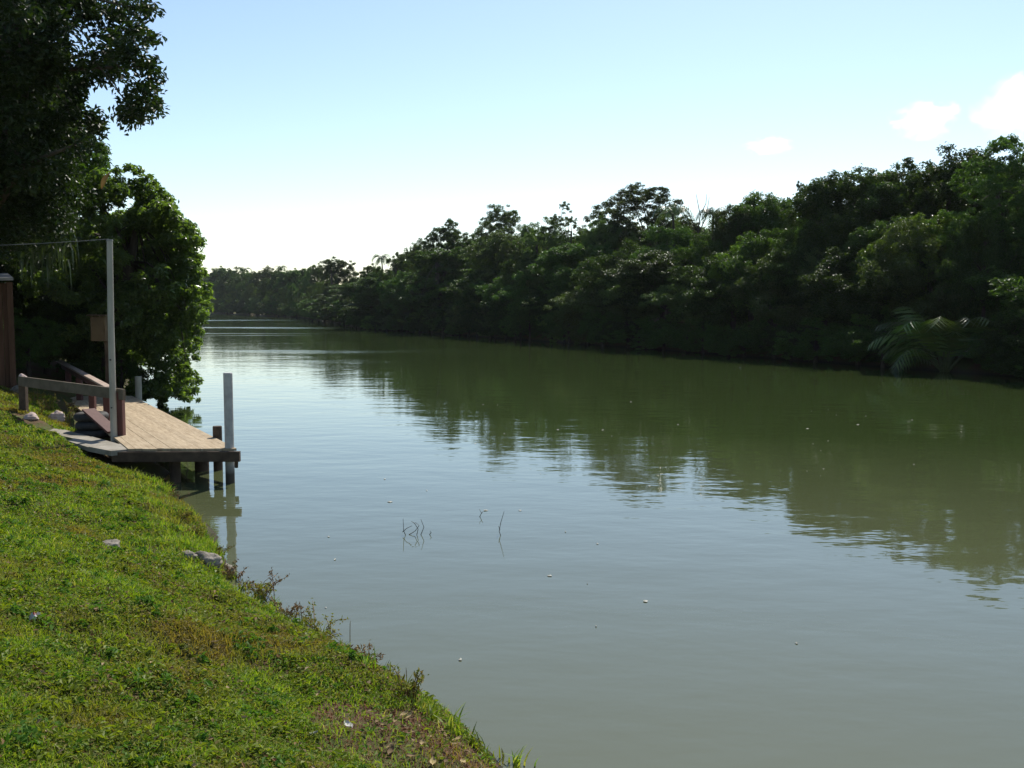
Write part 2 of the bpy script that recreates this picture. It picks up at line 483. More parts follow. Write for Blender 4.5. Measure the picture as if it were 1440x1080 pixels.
def crown_tree(kind, seed, H, Rad, z0, nlobe, sub, per, leaf, mat, barkm, shape='round', flat=.75, lrad=(.26, .46)):
    """returns (crown mesh, trunk mesh) with height H and crown radius Rad, base at the origin"""
    g = np.random.default_rng(seed)
    LC, LR = [], []
    zc = (H + z0)/2; hz = (H - z0)/2
    ph = g.uniform(0, 6.28, 3)
    while len(LC) < nlobe:
        r = Rad*g.uniform(*lrad)
        if shape == 'umbrella':
            a = g.uniform(0, 2*math.pi); q = math.sqrt(g.uniform(0, 1))
            z = H - r*.6 - hz*1.0*q**2.2 - g.uniform(0, 1)**2.5*hz
            c = np.array([math.cos(a)*q*(Rad-r*.6), math.sin(a)*q*(Rad-r*.6), z])
        else:
            d = unit(g.normal(size=(1, 3)))[0]
            q = g.uniform(.25, 1)**.45
            az = math.atan2(d[1], d[0])
            wob_ = 1 + .16*math.sin(2*az+ph[0]) + .12*math.sin(3*az+ph[1]) + .10*math.sin(4*d[2]+ph[2])
            zz = zc + d[2]*(hz-r*.7)*q
            c = np.array([d[0]*(Rad-r*.55)*q*wob_, d[1]*(Rad-r*.55)*q*wob_, zz])
            if shape == 'cone':
                s_ = 1 - .6*max(0, (zz-z0)/(H-z0)-.2)
                c[0] *= s_; c[1] *= s_
            if shape == 'overhang':        # wide above, tucked in towards the ground
                s_ = .45 + .55*min(1, max(0, (zz-z0)/(H-z0))*2.2)
                c[0] *= s_; c[1] *= s_
        if all(np.linalg.norm(c-o) > .42*r for o in LC) or g.uniform() < .1:
            LC.append(c); LR.append(r)
    C, Rr = lobes_to_clumps(LC, LR, sub, g, .8)
    P, Nn = clump_points(C, Rr, per, g, flat)
    P[:, 2] = np.minimum(P[:, 2], H*1.02); P[:, 2] = np.maximum(P[:, 2], .1)
    V, Qd = leaves(P, Nn, leaf[0], leaf[1], g)
    cm = np_mesh(kind+'_crown', V, Qd, None, mat)
    tw = g.normal(size=2)*.05*H
    tr = H*.018 + .04
    tp = [(0, 0, -.4), (tw[0]*.2, tw[1]*.2, H*.15), (tw[0]*.6, tw[1]*.5, H*.35), (tw[0], tw[1], H*.55), (tw[0]*1.1, tw[1]*1.2, H*.75)]
    rr = [tr*1.35, tr, tr*.85, tr*.7, tr*.4]
    ends = [LC[i] for i in g.choice(len(LC), min(12, len(LC)), replace=False)]
    tm = limb_mesh(tp, rr, ends, g, kind+'_trunk', barkm, .03, 5)
    return cm, tm, H, Rad

def palm(seed, H, n=16, fl=2.6):
    g = np.random.default_rng(seed)
    lean = g.normal(size=2)*.6
    top = Vector((lean[0], lean[1], H-1.2))
    mb = MB(); mb.tube([(0,0,-.4), (lean[0]*.2, lean[1]*.2, H*.3), (lean[0]*.6, lean[1]*.6, H*.65), top], [.18, .14, .12, .11], 9, .08)
    tm = np_mesh('palm_trunk', np.concatenate(mb.V), np.concatenate(mb.Q), np.concatenate(mb.T), M['bark'], True)
    Vs, Qs, n0 = [], [], 0
    for k in range(n):
        a = 2*math.pi*k/n + g.uniform(-.25, .25); up = g.uniform(.1, 1.1)
        dh = Vector((math.cos(a), math.sin(a), 0)); p = top.copy(); v = (dh + Vector((0,0,up))).normalized()
        L = fl*g.uniform(.8, 1.15); st = 13
        side0 = Vector((0,0,1)).cross(dh)
        for i in range(st):
            p2 = p + v*(L/st)
            tt = i/st
            ll = .62*math.sin(math.pi*min(1, tt*.9+.12))**.6*L/2.6
            for sg in (-1, 1):
                s = (side0*sg + v*.55 + Vector((0,0,-.35-.3*g.random()))).normalized()
                w = v*.055
                q = [p-w, p+w, p + s*ll + w*.3, p + s*ll - w*.3]
                Vs += [tuple(x) for x in q]; Qs.append((n0, n0+1, n0+2, n0+3)); n0 += 4
            q = [p-side0*.02, p+side0*.02, p2+side0*.02, p2-side0*.02]
            Vs += [tuple(x) for x in q]; Qs.append((n0, n0+1, n0+2, n0+3)); n0 += 4
            p = p2; v = (v + Vector((0,0,-.13-.03*i*.5))).normalized()
    cm = np_mesh('palm_crown', Vs, Qs, None, M['palm_leaf'])
    return cm, tm, H, fl*.9

print('building tree kinds')
LF = (.19, .10)
KINDS = {
 'round_a':  crown_tree('round_tree', 11, 11.0, 3.6, 1.5, 30, 15, 78, LF, M['leaf_far'], M['bark']),
 'round_b':  crown_tree('round_tree', 23, 11.0, 3.6, 2.0, 26, 17, 80, LF, M['leaf_far'], M['bark'], lrad=(.30,.5)),
 'round_c':  crown_tree('round_tree', 37, 11.0, 3.6, 1.5, 34, 14, 74, (.17,.085), M['leaf_far_pale'], M['bark'], lrad=(.22,.4)),
 'round_d':  crown_tree('round_tree', 39, 11.0, 3.6, 3.0, 24, 20, 84, (.22,.10), M['leaf_far'], M['bark'], lrad=(.34,.55)),
 'over_a':   crown_tree('overhang_tree', 43, 8.0, 4.0, 1.0, 32, 15, 76, LF, M['leaf_far'], M['bark'], 'overhang', lrad=(.24,.44)),
 'over_b':   crown_tree('overhang_tree', 47, 8.0, 4.0, 1.0, 28, 16, 80, (.18,.09), M['leaf_far_pale'], M['bark'], 'overhang', lrad=(.24,.44)),
 'cone_a':   crown_tree('cone_tree', 41, 11.0, 3.2, .8, 30, 15, 78, LF, M['leaf_far'], M['bark'], 'cone'),
 'umb_a':    crown_tree('umbrella_tree', 53, 12.0, 4.5, 4.5, 46, 14, 62, (.17,.085), M['leaf_far_pale'], M['bark'], 'umbrella', .6, (.20,.34)),
 'umb_b':    crown_tree('umbrella_tree', 67, 12.0, 4.5, 3.2, 50, 14, 62, LF, M['leaf_far'], M['bark'], 'umbrella', .6, (.20,.36)),
 'sparse':   crown_tree('sparse_tree', 71, 12.0, 2.6, 6.5, 22, 9, 26, (.18,.085), M['leaf_far_pale'], M['bark'], 'umbrella', .6, (.18,.32)),
 'shrub_a':  crown_tree('shrub', 83, 4.5, 2.6, .0, 20, 11, 60, (.18,.085), M['leaf_far'], M['bark'], lrad=(.24,.42)),
 'shrub_b':  crown_tree('shrub', 97, 4.5, 2.6, .0, 18, 12, 60, (.16,.075), M['leaf_far_pale'], M['bark'], lrad=(.24,.42)),
 'shrub_c':  crown_tree('shrub', 101, 4.5, 2.4, .0, 20, 11, 60, (.20,.09), M['leaf_lime'], M['bark'], lrad=(.22,.40)),
 'lime':     crown_tree('round_tree', 113, 8.0, 3.0, .8, 24, 13, 65, (.17,.08), M['leaf_lime'], M['bark'], lrad=(.24,.42)),
 'palm_a':   palm(131, 10.0, 18, 2.4),
 'palm_b':   palm(137, 10.0, 15, 2.8),
}
proto = {}
NAMEOF = {'round_a': 'broadleaf_tree', 'round_b': 'broadleaf_tree', 'round_c': 'broadleaf_tree', 'round_d': 'broadleaf_tree', 'over_a': 'broadleaf_tree', 'over_b': 'broadleaf_tree', 'cone_a': 'broadleaf_tree', 'lime': 'broadleaf_tree',
          'umb_a': 'umbrella_tree', 'umb_b': 'umbrella_tree', 'sparse': 'sparse_tree', 'shrub_a': 'shrub', 'shrub_b': 'shrub', 'shrub_c': 'shrub',
          'palm_a': 'palm_tree', 'palm_b': 'palm_tree'}
def put(kind, loc, H, W, label, group=None, rz=None):
    cm, tm, h0, r0 = KINDS[kind]
    rz = random.uniform(0, 6.28) if rz is None else rz
    sc = (W/2/r0, W/2/r0, H/h0)
    if kind not in proto:
        nm = NAMEOF[kind]
        root = empty(nm, loc, label, 'shrub' if nm == 'shrub' else 'palm' if nm == 'palm_tree' else 'tree', group, rz, sc)
        kids = [mobj('crown', cm, root), mobj('trunk', tm, root)]
        proto[kind] = (root, kids)
        return root
    return dup(*proto[kind], loc, rz, sc, label, group)

def shore_d(px):
    x = (px-720)/F
    d = 30.0
    while d < 600 and x*d < Rx(d): d += .1
    return d

def far_tree(kind, px, topy, wpx, back, label, group=None, rz=None):
    d = shore_d(px) + back
    x, zt = ray(px, topy)
    d_ = d
    g = max(.2, gz(x*d_, d_))
    H = EYE + zt*d_ - g
    return put(kind, (x*d_, d_, g-.1), H+.1, wpx*d_/F, label, group, rz)

# skyline and mid trees of the far bank: kind, px, top py, crown width px, metres behind the shore, label
FAR = [
 ('umb_b', 1425, 190, 200, 5, 'flat-topped spreading tree with sky between its limbs at the right edge of the far bank'),
 ('round_d', 1345, 199, 175, 9, 'tall dark broadleaf tree whose top rises just below the larger right cloud'),
 ('round_a', 1265, 215, 165, 8, 'tall lumpy-topped broadleaf tree directly under the small curled cloud'),
 ('round_d', 1195, 228, 160, 6, 'tall full-crowned broadleaf tree where the high right skyline steps down'),
 ('lime', 1310, 281, 150, 2.5, 'lower bright-leaved tree in front of the tallest trees above the large palm clump'),
 ('sparse', 1122, 253, 46, 12, 'small tufted tree sticking up alone in the dip of the skyline'),
 ('round_a', 1152, 268, 90, 7, 'rounded tree just right of the small tufted tree in the skyline dip'),
 ('round_d', 1075, 264, 135, 9, 'broad rounded tree just left of the small tufted tree in the skyline dip'),
 ('palm_a', 1003, 279, 60, 7, 'ragged palm crown beside the bare forked dead tree'),
 ('round_c', 1030, 282, 90, 5, 'pale-leaved tree between the ragged palm and the broad rounded tree'),
 ('umb_a', 900, 259, 165, 13, 'wide dome-topped umbrella tree, highest in the middle of the far bank'),
 ('palm_b', 955, 278, 70, 8, 'palm with feathery crown at the right shoulder of the dome-topped umbrella tree'),
 ('round_b', 935, 300, 100, 5, 'dark full tree standing below the feathery palm on the far bank'),
 ('round_c', 850, 296, 80, 7, 'pale rounded tree under the left rim of the dome-topped umbrella tree'),
 ('sparse', 797, 282, 58, 9, 'thin wispy tree with see-through top left of the dome-topped umbrella tree'),
 ('round_c', 765, 299, 95, 6, 'low rounded tree between the wispy tree and the clear-standing domed tree'),
 ('umb_a', 706, 289, 92, 9, 'domed tree standing clear above the canopy, left of the wispy tree'),
 ('round_c', 700, 318, 110, 4, 'pale broad tree directly below the clear-standing domed tree'),
 ('umb_b', 630, 309, 88, 7, 'flat-crowned tree at the first step up of the skyline from the river bend'),
 ('cone_a', 625, 338, 130, 1.5, 'very dark massive tree hanging over the water below the flat-crowned tree'),
 ('round_c', 588, 330, 60, 5, 'pale tree on the left flank of the very dark massive tree'),
 ('palm_a', 541, 350, 34, 5, 'small palm with drooping fronds above the bank near the river bend'),
 ('round_b', 560, 350, 60, 3, 'green tree just right of the small drooping palm near the bend'),
 ('round_a', 520, 366, 50, 2, 'dark tree at the point where the near bank trees begin'),
 ('round_a', 474, 357, 62, 10, 'large dark round tree standing out at the river bend'),
 ('cone_a', 500, 383, 44, 0, 'short dark tree right at the water below the large round bend tree'),
]
for k, px, ty, w, back, lab in FAR:
    far_tree(k, px, ty, w, back, lab)

# distant trees round the bend
gb = 'distant trees at the river bend'
far_tree('palm_a', 340, 371, 26, 30, 'far off palm showing above the trees at the river bend')
far_tree('palm_b', 392, 369, 22, 25, 'far off palm above the middle of the distant bend trees')
g2 = np.random.default_rng(5)
for px in np.arange(268, 462, 9.5):
    ty = 374 + g2.uniform(-4, 6) - (6 if 425 < px < 460 else 0)
    far_tree(['round_a','round_b','round_c','cone_a','umb_b'][g2.integers(5)], px + g2.uniform(-3,3), ty, g2.uniform(30, 44), g2.uniform(4, 18),
             'distant hazy green tree in the row at the river bend', gb)
for px in np.arange(270, 500, 8):
    far_tree(['over_b','lime','over_a'][g2.integers(3)], px + g2.uniform(-2,2), 398 + g2.uniform(-9, 10), g2.uniform(20, 32), g2.uniform(0, 4),
             'distant low tree at the water of the river bend', 'low distant trees at the river bend')

# middle layer of crowns below the skyline
gm = 'middle canopy trees on the far bank'
mid = [(1390,290),(1250,300),(1180,330),(1120,320),(1060,320),(1000,325),(880,335),(815,335),(770,345),(735,350),(680,350),(600,372),(570,380),(545,388)]
for i, (px, ty) in enumerate(mid):
    far_tree(['over_a','round_d','over_b','over_a','lime','over_a'][i % 6], px, ty, 125 if px > 760 else 80, 2.0 + (i % 3)*.8,
             'dark broadleaf tree in the middle layer of the far bank canopy', gm)
# back rows that close the wood behind
for row, (bk, dy) in enumerate(((11, 60), (17, 18), (26, 22))):
    for px in np.arange(510, 1640, 48):
        ty = np.interp(px, [510,560,620,700,800,900,1000,1100,1200,1300,1440,1640], [370,352,318,302,300,282,288,284,244,224,206,190]) + dy + g2.uniform(-4, 8)
        far_tree(['cone_a','round_a','cone_a'][g2.integers(3)], px + g2.uniform(-12,12), ty, 125, bk + g2.uniform(-3,3),
                 'broadleaf tree deep in the wood behind the far bank', 'trees deep in the far wood')
# beyond the right edge of the frame
for px, ty in ((1530,185),(1640,170),(1560,290),(1480,270)):
    far_tree('round_a', px, ty, 170, 5, 'broadleaf tree further along the far bank beyond the right edge', 'trees beyond the right edge')

# shrubs at the waterline
gs = 'shrubs drooping over the far waterline'
d = 37.0
while d < 128:
    x = float(Rx(d)); sz = g2.uniform(2.0, 3.8)
    if abs(720 + F*x/d - 1330) < 62:
        d += 1.0; continue
    put(['shrub_a','shrub_a','shrub_a','shrub_c','shrub_b','shrub_a'][g2.integers(6)], (x + g2.uniform(-1.1, .1), d, -.3), sz, g2.uniform(3.6, 5.4),
        'dark shrub drooping over the water along the far bank', gs)
    d += g2.uniform(1.5, 2.4)
while d < 360:
    x = float(Rx(d))
    put(['shrub_a','shrub_b'][g2.integers(2)], (x + g2.uniform(-.3, 1.2), d, -.3), g2.uniform(3.5, 6), g2.uniform(6, 9),
        'far shrub at the waterline towards the river bend', 'far waterline shrubs towards the bend')
    d += g2.uniform(2.2, 4)

# trees whose boughs reach out over the water and shade it
d = 38.0; go_ = 'trees reaching out over the far waterline'
while d < 125:
    x = float(Rx(d)); px = 720 + F*x/d
    if abs(px - 1330) > 70:
        put(['over_a','over_b','over_a','round_d'][g2.integers(4)], (x + g2.uniform(1.0, 2.2), d, .2), g2.uniform(5.0, 7.5), g2.uniform(6.5, 8.5),
            'dark tree reaching out low over the water along the far bank', go_)
    d += g2.uniform(2.6, 4.2)
for px, bk, hh_ in ((1285, 2.6, 4.2), (1330, 3.0, 4.2), (1378, 2.6, 4.2), (1262, .4, 2.4), (1420, .4, 2.6)):
    dd_ = shore_d(px) + bk
    put('shrub_a', ((px-720)/F*dd_, dd_, -.2), hh_, 4.4, 'dark shrub closing the gap behind the large palm clump', 'shrubs behind the palm clump')

d = 39.0
while d < 126:
    x = float(Rx(d))
    put('shrub_a', (x + g2.uniform(4.0, 6.5), d, 1.2), g2.uniform(3.6, 5.0), g2.uniform(5.0, 6.5), 'dark undergrowth shrub among the trunks of the far bank', 'undergrowth shrubs on the far bank')
    d += g2.uniform(2.4, 3.4)

# bare forked dead tree on the skyline
def dead_tree(px, topy, back, label):
    d = shore_d(px) + back; x, zt = ray(px, topy); H = EYE + zt*d - 1
    mb = MB()
    mb.tube([(0,0,-.3),(.1,0,H*.4),(-.1,.1,H*.7),(.05,0,H*.85),(-.25,0,H)], [.11,.09,.06,.035,.012], 7, .1)
    mb.tube([(-.1,.1,H*.7),(.5,.1,H*.84),(.7,.2,H*.98)], [.05,.03,.012], 6)
    mb.tube([(.05,0,H*.85),(.4,-.2,H*.93),(.45,-.2,H*1.0)], [.035,.022,.01], 6)
    mb.tube([(-.1,.1,H*.74),(-.7,.3,H*.86),(-.75,.3,H*.93)], [.04,.022,.01], 6)
    o = mb.build('dead_tree', M['bark'], None, True, (x*d, d, 1))
    return tag(o, label, 'dead tree')
dead_tree(984, 273, 8, 'thin bare forked dead tree just showing above the far canopy')

# stemless palm clump with long arching fronds at the far waterline
def palm_clump(px, Hs, label):
    d = shore_d(px) - .6; x = (px-720)/F*d
    root = empty('palm_clump', (x, d, max(0, gz(x, d))), label, 'palm')
    g = np.random.default_rng(3); st = MB()
    for k in range(30):
        a = g.uniform(0, 6.28); up = g.uniform(.8, 3.6); L = g.uniform(3.0, 4.8)
        dh = Vector((math.cos(a), math.sin(a), 0)); p = dh*.15; v = (dh + Vector((0,0,up))).normalized()
        side0 = Vector((0,0,1)).cross(dh); n = 20; mid = [p.copy()]; V, Qd, m0 = [], [], 0
        for i in range(n):
            t = i/n; p2 = p + v*(L/n); mid.append(p2.copy())
            if t > .22:
                ll = .85*math.sin(math.pi*min(1, (t-.22)/.78*.85+.12))**.7*L/3
                for sg in (-1, 1):
                    s_ = (side0*sg + v*.7 + Vector((0,0,-.25-.35*g.random()))).normalized(); w = v*.06
                    V += [tuple(q) for q in (p-w, p+w, p+s_*ll*.6+w*.8-Vector((0,0,.03)), p+s_*ll-Vector((0,0,.12*ll)))]
                    Qd.append((m0, m0+1, m0+2, m0+3)); m0 += 4
            p = p2; v = (v + Vector((0,0,-.04-.0085*i))).normalized()
        st.tube(mid, [.035*(1-.8*i/n) for i in range(n+1)], 5)
        mobj('frond', np_mesh('frond', V, Qd, None, M['clump_leaf']), root)
    st.build('stalk', M['clump_stalk'], root, True)
palm_clump(1330, 4.0, 'large clump of arching palm fronds at the far waterline near the right edge')

# ------------------------------------------------------------------ near left trees (25 m away)
def custom_tree(name, label, base, C, Rr, per, leaf, mat, trunk_pts, trunk_r, seed, flat=.8, nends=26, barkm=None):
    g = np.random.default_rng(seed)
    root = empty(name, base, label, 'tree')
    b = np.array(base)
    C = np.array(C) - b
    P, Nn = clump_points(C, np.array(Rr), per, g, flat)
    V, Qd = leaves(P, Nn, leaf[0], leaf[1], g, .3)
    mobj('crown', np_mesh('crown', V, Qd, None, mat), root)
    ends = [C[i] for i in g.choice(len(C), min(nends, len(C)), replace=False)]
    mobj('trunk', limb_mesh([tuple(np.array(p)-b) for p in trunk_pts], trunk_r, ends, g, 'trunk', barkm or M['bark'], .015, 6), root)
    return root

g3 = np.random.default_rng(17)
# tall tree, upper left
C, Rr = [], []
spots = [(205,12,20,.40),(185,38,20.5,.42),(206,55,20,.30),(180,80,20,.50),(205,98,20.4,.38),(212,122,20,.36),(190,132,20.6,.5),(212,150,20.2,.28),
         (178,158,20,.40),(195,168,20.3,.30),(160,100,21,.5),(150,60,20,.55),(160,20,21,.5),(120,20,20,.6),(130,95,21,.5),(75,20,19.5,.6),
         (85,75,20,.6),(110,130,21,.45),(75,110,20,.55),(40,90,20,.5),(15,100,19.5,.6),(20,20,20,.6),(60,180,20.5,.8),(20,160,20,.7),(100,165,21.5,.5),
         (128,170,21,.35),(135,195,21,.35),(115,205,21.5,.45),(90,205,21.5,.55),(50,235,20.5,.9),(10,230,20,.9),(75,260,21,.7),(30,300,21,.9),(0,330,21,.9),(70,315,22,.7)]
for px, py, dd, r in spots:
    for j in range(3):
        p = at_depth(px + g3.normal()*6, py + g3.normal()*6, dd + g3.normal()*.9)
        C.append(tuple(p)); Rr.append(r*g3.uniform(.50, .92))
for j in range(170):   # the rest of the crown, above and to the left of the frame
    a = g3.uniform(0, 6.28); q = math.sqrt(g3.uniform(0, 1))
    x, y, z = -12.6 + math.cos(a)*q*4.6, 21.0 + math.sin(a)*q*3.8, g3.uniform(5.2, 13.5)
    px = 720 + F*x/y; py = HORIZON - F*(z-EYE)/y
    if px > 110 and py > -40: continue
    if (px > 150 and py > -150): continue
    C.append((x, y, z)); Rr.append(g3.uniform(.5, 1.0))
tb = (-11.6, 21.4, gz(-11.6, 21.4)-.1)
custom_tree('tall_tree', 'tall dark leafy tree filling the upper left corner above the river bank', tb, C, Rr, 360, (.15,.068), M['leaf_tall_shaded'],
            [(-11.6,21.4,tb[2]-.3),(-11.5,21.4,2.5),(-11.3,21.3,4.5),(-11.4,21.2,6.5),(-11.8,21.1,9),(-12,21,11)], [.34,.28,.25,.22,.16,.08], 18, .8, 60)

# bushy tree leaning over the water behind the dock
C, Rr = [], []
prof = [(236,128,178),(250,105,200),(270,95,232),(290,88,238),(310,80,252),(335,70,264),(360,66,274),(400,60,281),(430,62,280),(460,70,270),(490,90,268),(520,120,268),(545,170,266),(565,225,260)]
py_ = [p[0] for p in prof]
LCb, LRb = [], []
while len(LCb) < 62:
    py = g3.uniform(262, 560); r = g3.uniform(.42, .85); k = F/28.
    l = np.interp(py, py_, [p[1] for p in prof]); rt = np.interp(py, py_, [p[2] for p in prof]) + g3.normal()*7
    if rt - r*k*.75 < l: continue
    px = g3.uniform(l, rt - r*k*.75)
    if g3.uniform() < .45: px = rt - r*k*g3.uniform(.7, 1.0)
    edge = min(1, (rt-px)/90.)
    dd = 28.6 - 2.0*math.sqrt(max(.03, edge))*(1 if py < 470 else .6) + abs(g3.normal())*1.1
    if py > 520: dd = max(dd, 27.7)
    c = np.array(at_depth(px, py, dd))
    if any(np.linalg.norm(c-o) < .5*(r+r2)*.8 for o, r2 in zip(LCb, LRb)) and g3.uniform() < .8: continue
    LCb.append(c); LRb.append(r)
Cb, Rb = lobes_to_clumps(LCb, LRb, 17, g3, .85, (.18, .36), (.55, 1.05), -.5)
C += [tuple(c) for c in Cb]; Rr += list(Rb)
for j in range(85):     # loose sprays that break the outline
    py = g3.uniform(236, 566); r = np.interp(py, py_, [p[2] for p in prof])
    C.append(tuple(at_depth(r + g3.uniform(-18, 12) + max(0, (py-470)*.08), py + g3.normal()*5, 27.9 + g3.normal()*.8 + (.6 if py > 520 else 0)))); Rr.append(g3.uniform(.09, .20))
for j in range(90):
    a = g3.uniform(0, 6.28); q = math.sqrt(g3.uniform(0, 1))
    C.append((-11.6 + math.cos(a)*q*1.9, 30 + math.sin(a)*q*1.4, g3.uniform(1.2, 5.6))); Rr.append(g3.uniform(.3, .5))
bb = (-11.9, 29.0, gz(-11.9, 29.0)-.1)
custom_tree('bushy_tree', 'bushy glossy-leaved tree leaning over the water behind the wooden dock', bb, C, Rr, 62, (.17,.068), M['leaf_near'],
            [(-11.9,29,bb[2]-.3),(-11.7,28.9,1.5),(-11.3,28.8,2.8),(-10.9,28.7,4.2),(-10.7,28.7,5.4)], [.24,.2,.17,.13,.07], 19, .8, 40)

# dark wood behind, on the left bank
gl = 'dark trees behind the left bank'
for x, y, H, W, k in ((-18.5,30,10,7,'cone_a'),(-21,36,15,10,'round_b'),(-25,30,14,9,'round_a'),(-18.2,39,12,7,'cone_a'),(-17.5,24.5,9,6,'cone_a'),(-22,24,12,8,'round_b')):
    put(k, (x, y, gz(x, y)-.1), H, W, 'shaded broadleaf tree in the dark wood behind the left bank', gl)
for x, y, H, W in ((-14.6,29.5,4.6,4.4),(-16.5,27.5,5.2,4.5),(-13.6,31.5,5,4),(-15.2,33,6.5,5),(-16.4,31,7,5),(-18,27,6,5),(-12.4,29.8,3.4,3.6),(-11.4,28.9,2.2,2.6),(-13.4,28.6,3.2,3.4),(-13.2,27.2,2.2,2.6),(-15.4,26.2,3.0,3.2),(-12.8,33.5,5.5,5)):
    put('shrub_a', (x, y, gz(x, y)-.2), H, W, 'deeply shaded shrub behind the dock on the left bank', 'shaded shrubs on the left bank')
for y in (36, 43, 52, 62, 75, 90, 110, 135):
    x = float(Lx(y)) - 2.5 - (y-30)*.012
    put(['over_a','over_b','cone_a'][int(y) % 3], (x-1.2, y, .3), 6.5 + (y % 5)*.5, 6.0, 'broadleaf tree further up the left bank behind the bushy tree', 'trees further up the left bank')

# hanging strap leaves in the shade
def hanging_straps(px0, px1, py0, py1, d, n, name, label):
    g = np.random.default_rng(29)
    c = at_depth((px0+px1)/2, py0, d)
    V, Qd = [], []; k = 0
    for i in range(n):
        p = at_depth(g.uniform(px0, px1), py0 + g.uniform(0, 1)**2*(py1-py0)*.6, d + g.normal()*.4) - c
        L = (py1-py0)*d/F*g.uniform(.25, .6); w = g.uniform(.015, .035); a = g.uniform(0, 6.28)
        s = Vector((math.cos(a), math.sin(a), 0)); o = Vector((math.cos(a+1.5), math.sin(a+1.5), 0))
        pts = [p + o*(L*.35*math.sin(t*1.6)) + Vector((0,0, L*.15*math.sin(t*3.1) - L*t*t)) for t in (0,.3,.6,1)]
        ww = [w*.6, w, w*.8, w*.1]
        for q, e in zip(pts, ww): V += [tuple(q-s*e), tuple(q+s*e)]
        for j in range(3): Qd.append((k+2*j, k+2*j+1, k+2*j+3, k+2*j+2))
        k += 8
    o = mobj(name, np_mesh(name, V, Qd, None, M['palm_leaf']), None, c)
    return tag(o, label, 'vine')
hanging_straps(30, 98, 318, 400, 24.6, 170, 'hanging_vine', 'curtain of long green strap leaves hanging in the shade left of the white pole')

# dry tan leaf caught at the top of the bushy tree
def dry_frond(px, py, d, L, W, ang, label):
    c = at_depth(px, py, d)
    V, Qd = [], []
    for i in range(7):
        t = i/6; w = W*math.sin(math.pi*(t*.9+.07))
        q = Vector((math.cos(ang)*L*(t-.5), -.12*math.sin(t*3), math.sin(ang)*L*(t-.5)))
        s = Vector((-math.sin(ang), .25, math.cos(ang)))
        V += [tuple(q - s*w*.5), tuple(q + Vector((0,.04,0))), tuple(q + s*w*.5)]
    for i in range(6):
        for j in (0, 1): Qd.append((i*3+j, i*3+j+1, i*3+j+4, i*3+j+3))
    o = mobj('dry_leaf', np_mesh('dry_leaf', V, Qd, None, M['dry_frond'], True), None, c)
    return tag(o, label, 'leaf')
dry_frond(149, 254, 26.3, .5, .15, R_(60), 'large dry tan leaf caught in the top of the bushy tree')

# ------------------------------------------------------------------ dock
DZ = .60
A = Vector((-4.60, 16.50, 0)); B = Vector((-6.40, 16.46, 0)); U = Vector((-.4903, .8716, 0)); LEN = 11.0
dock = empty('wooden_dock', (A.x, A.y, 0), 'weathered plank dock on piles along the river bank', 'dock')
o0 = Vector((A.x, A.y, 0))
mb = MB(); n = 15; fv = (B-A)
for k in range(n):
    a0 = A + fv*((k+.012)/n) - o0; a1 = A + fv*((k+.988)/n) - o0
    e = random.uniform(-.03, .03); zz = random.uniform(-.004, .004)
    cuts = [0, LEN]
    for c0, c1 in zip(cuts[:-1], cuts[1:]):
        p, q = c0 + (e if c0 == 0 else .004), c1 - .004
        quad = [a0 + U*p, a0 + U*q, a1 + U*q, a1 + U*p]
        zz = random.uniform(-.0025, .0025)
        mb.prism([(v.x, v.y) for v in quad], DZ-.04+zz, DZ+zz)
mb.build('deck', M['deck'], dock)
mb = MB(); off = Vector((0, -.10, 0))
mb.bar(A + Vector((.06, -.03, DZ-.13)) - o0, B + Vector((-.25, -.03, DZ-.13)) - o0, .09, .17)
mb.build('front_beam', M['dark_wood'], dock)
mb = MB()
for t in (.10, .5, .9):
    s = A + fv*t - o0
    mb.bar(s + U*.1 + Vector((0,0,DZ-.12)), s + U*(LEN-.1) + Vector((0,0,DZ-.12)), .07, .14)
mb.build('joist', M['dark_wood'], dock)
def pile(p, z0, z1, r, mat, nm='pile', lab=None):
    m2 = MB(); q = Vector(p) - o0
    m2.tube([(0,0,z0), (0,0,(z0+z1)/2), (0,0,z1-.012), (0,0,z1)], [r, r*.98, r*.97, r*.90], 16, .02)
    o = m2.build(nm, mat, dock, False, (q.x, q.y, 0))
    if lab: o['label'] = lab
    return o
pile(A + Vector((-.15, .10, 0)), -1.6, 1.86, .078, M['pile'], 'pile', 'tall pale pile at the outer corner')
pile(A + U*1.62 + Vector((.05,.02,0)), -1.6, .80, .085, M['dark_wood'], 'pile', 'short dark pile stub')
pile(A + U*1.55 + fv*.14, -1.6, DZ-.05, .13, M['dark_wood'], 'pile', 'thick dark support pile')
pile(A + U*10.4 + Vector((.06,.03,0)), -1.6, 1.15, .085, M['white_post'], 'pile', 'short pale pile at the far corner')
pile(A + U*5 + fv*.1, -1.6, DZ-.05, .1, M['dark_wood'], 'pile')
pile(A + U*8 + fv*.1, -1.6, DZ-.05, .1, M['dark_wood'], 'pile')
pile(A + fv*.55 + U*.2, -1.2, DZ-.05, .09, M['dark_wood'], 'pile')
mb = MB(); mb.bar(A + Vector((-.05,.16,.30)) - o0, A + U*1.5 + fv*.1 + Vector((0,0,.52)) - o0, .05, .12); mb.build('brace', M['dark_wood'], dock)

# concrete kerb that meets the dock
mb = MB()
path = [(-6.42,16.50),(-7.0,17.0),(-7.9,18.0),(-8.9,19.1),(-9.9,20.0)]
w = Vector((-.70, -.62))
for i in range(len(path)-1):
    p, q = Vector(path[i]), Vector(path[i+1])
    quad = [(p.x+.18,p.y+.18), (q.x+.18,q.y+.18), (q.x+w.x*.30,q.y+w.y*.30), (p.x+w.x*.30,p.y+w.y*.30)]
    mb.prism(quad, .50, .585 - .01*i)
kerb = mb.build('concrete_kerb', M['concrete'])
tag(kerb, 'pale concrete kerb along the top of the bank beside the dock', None, None, 'structure')

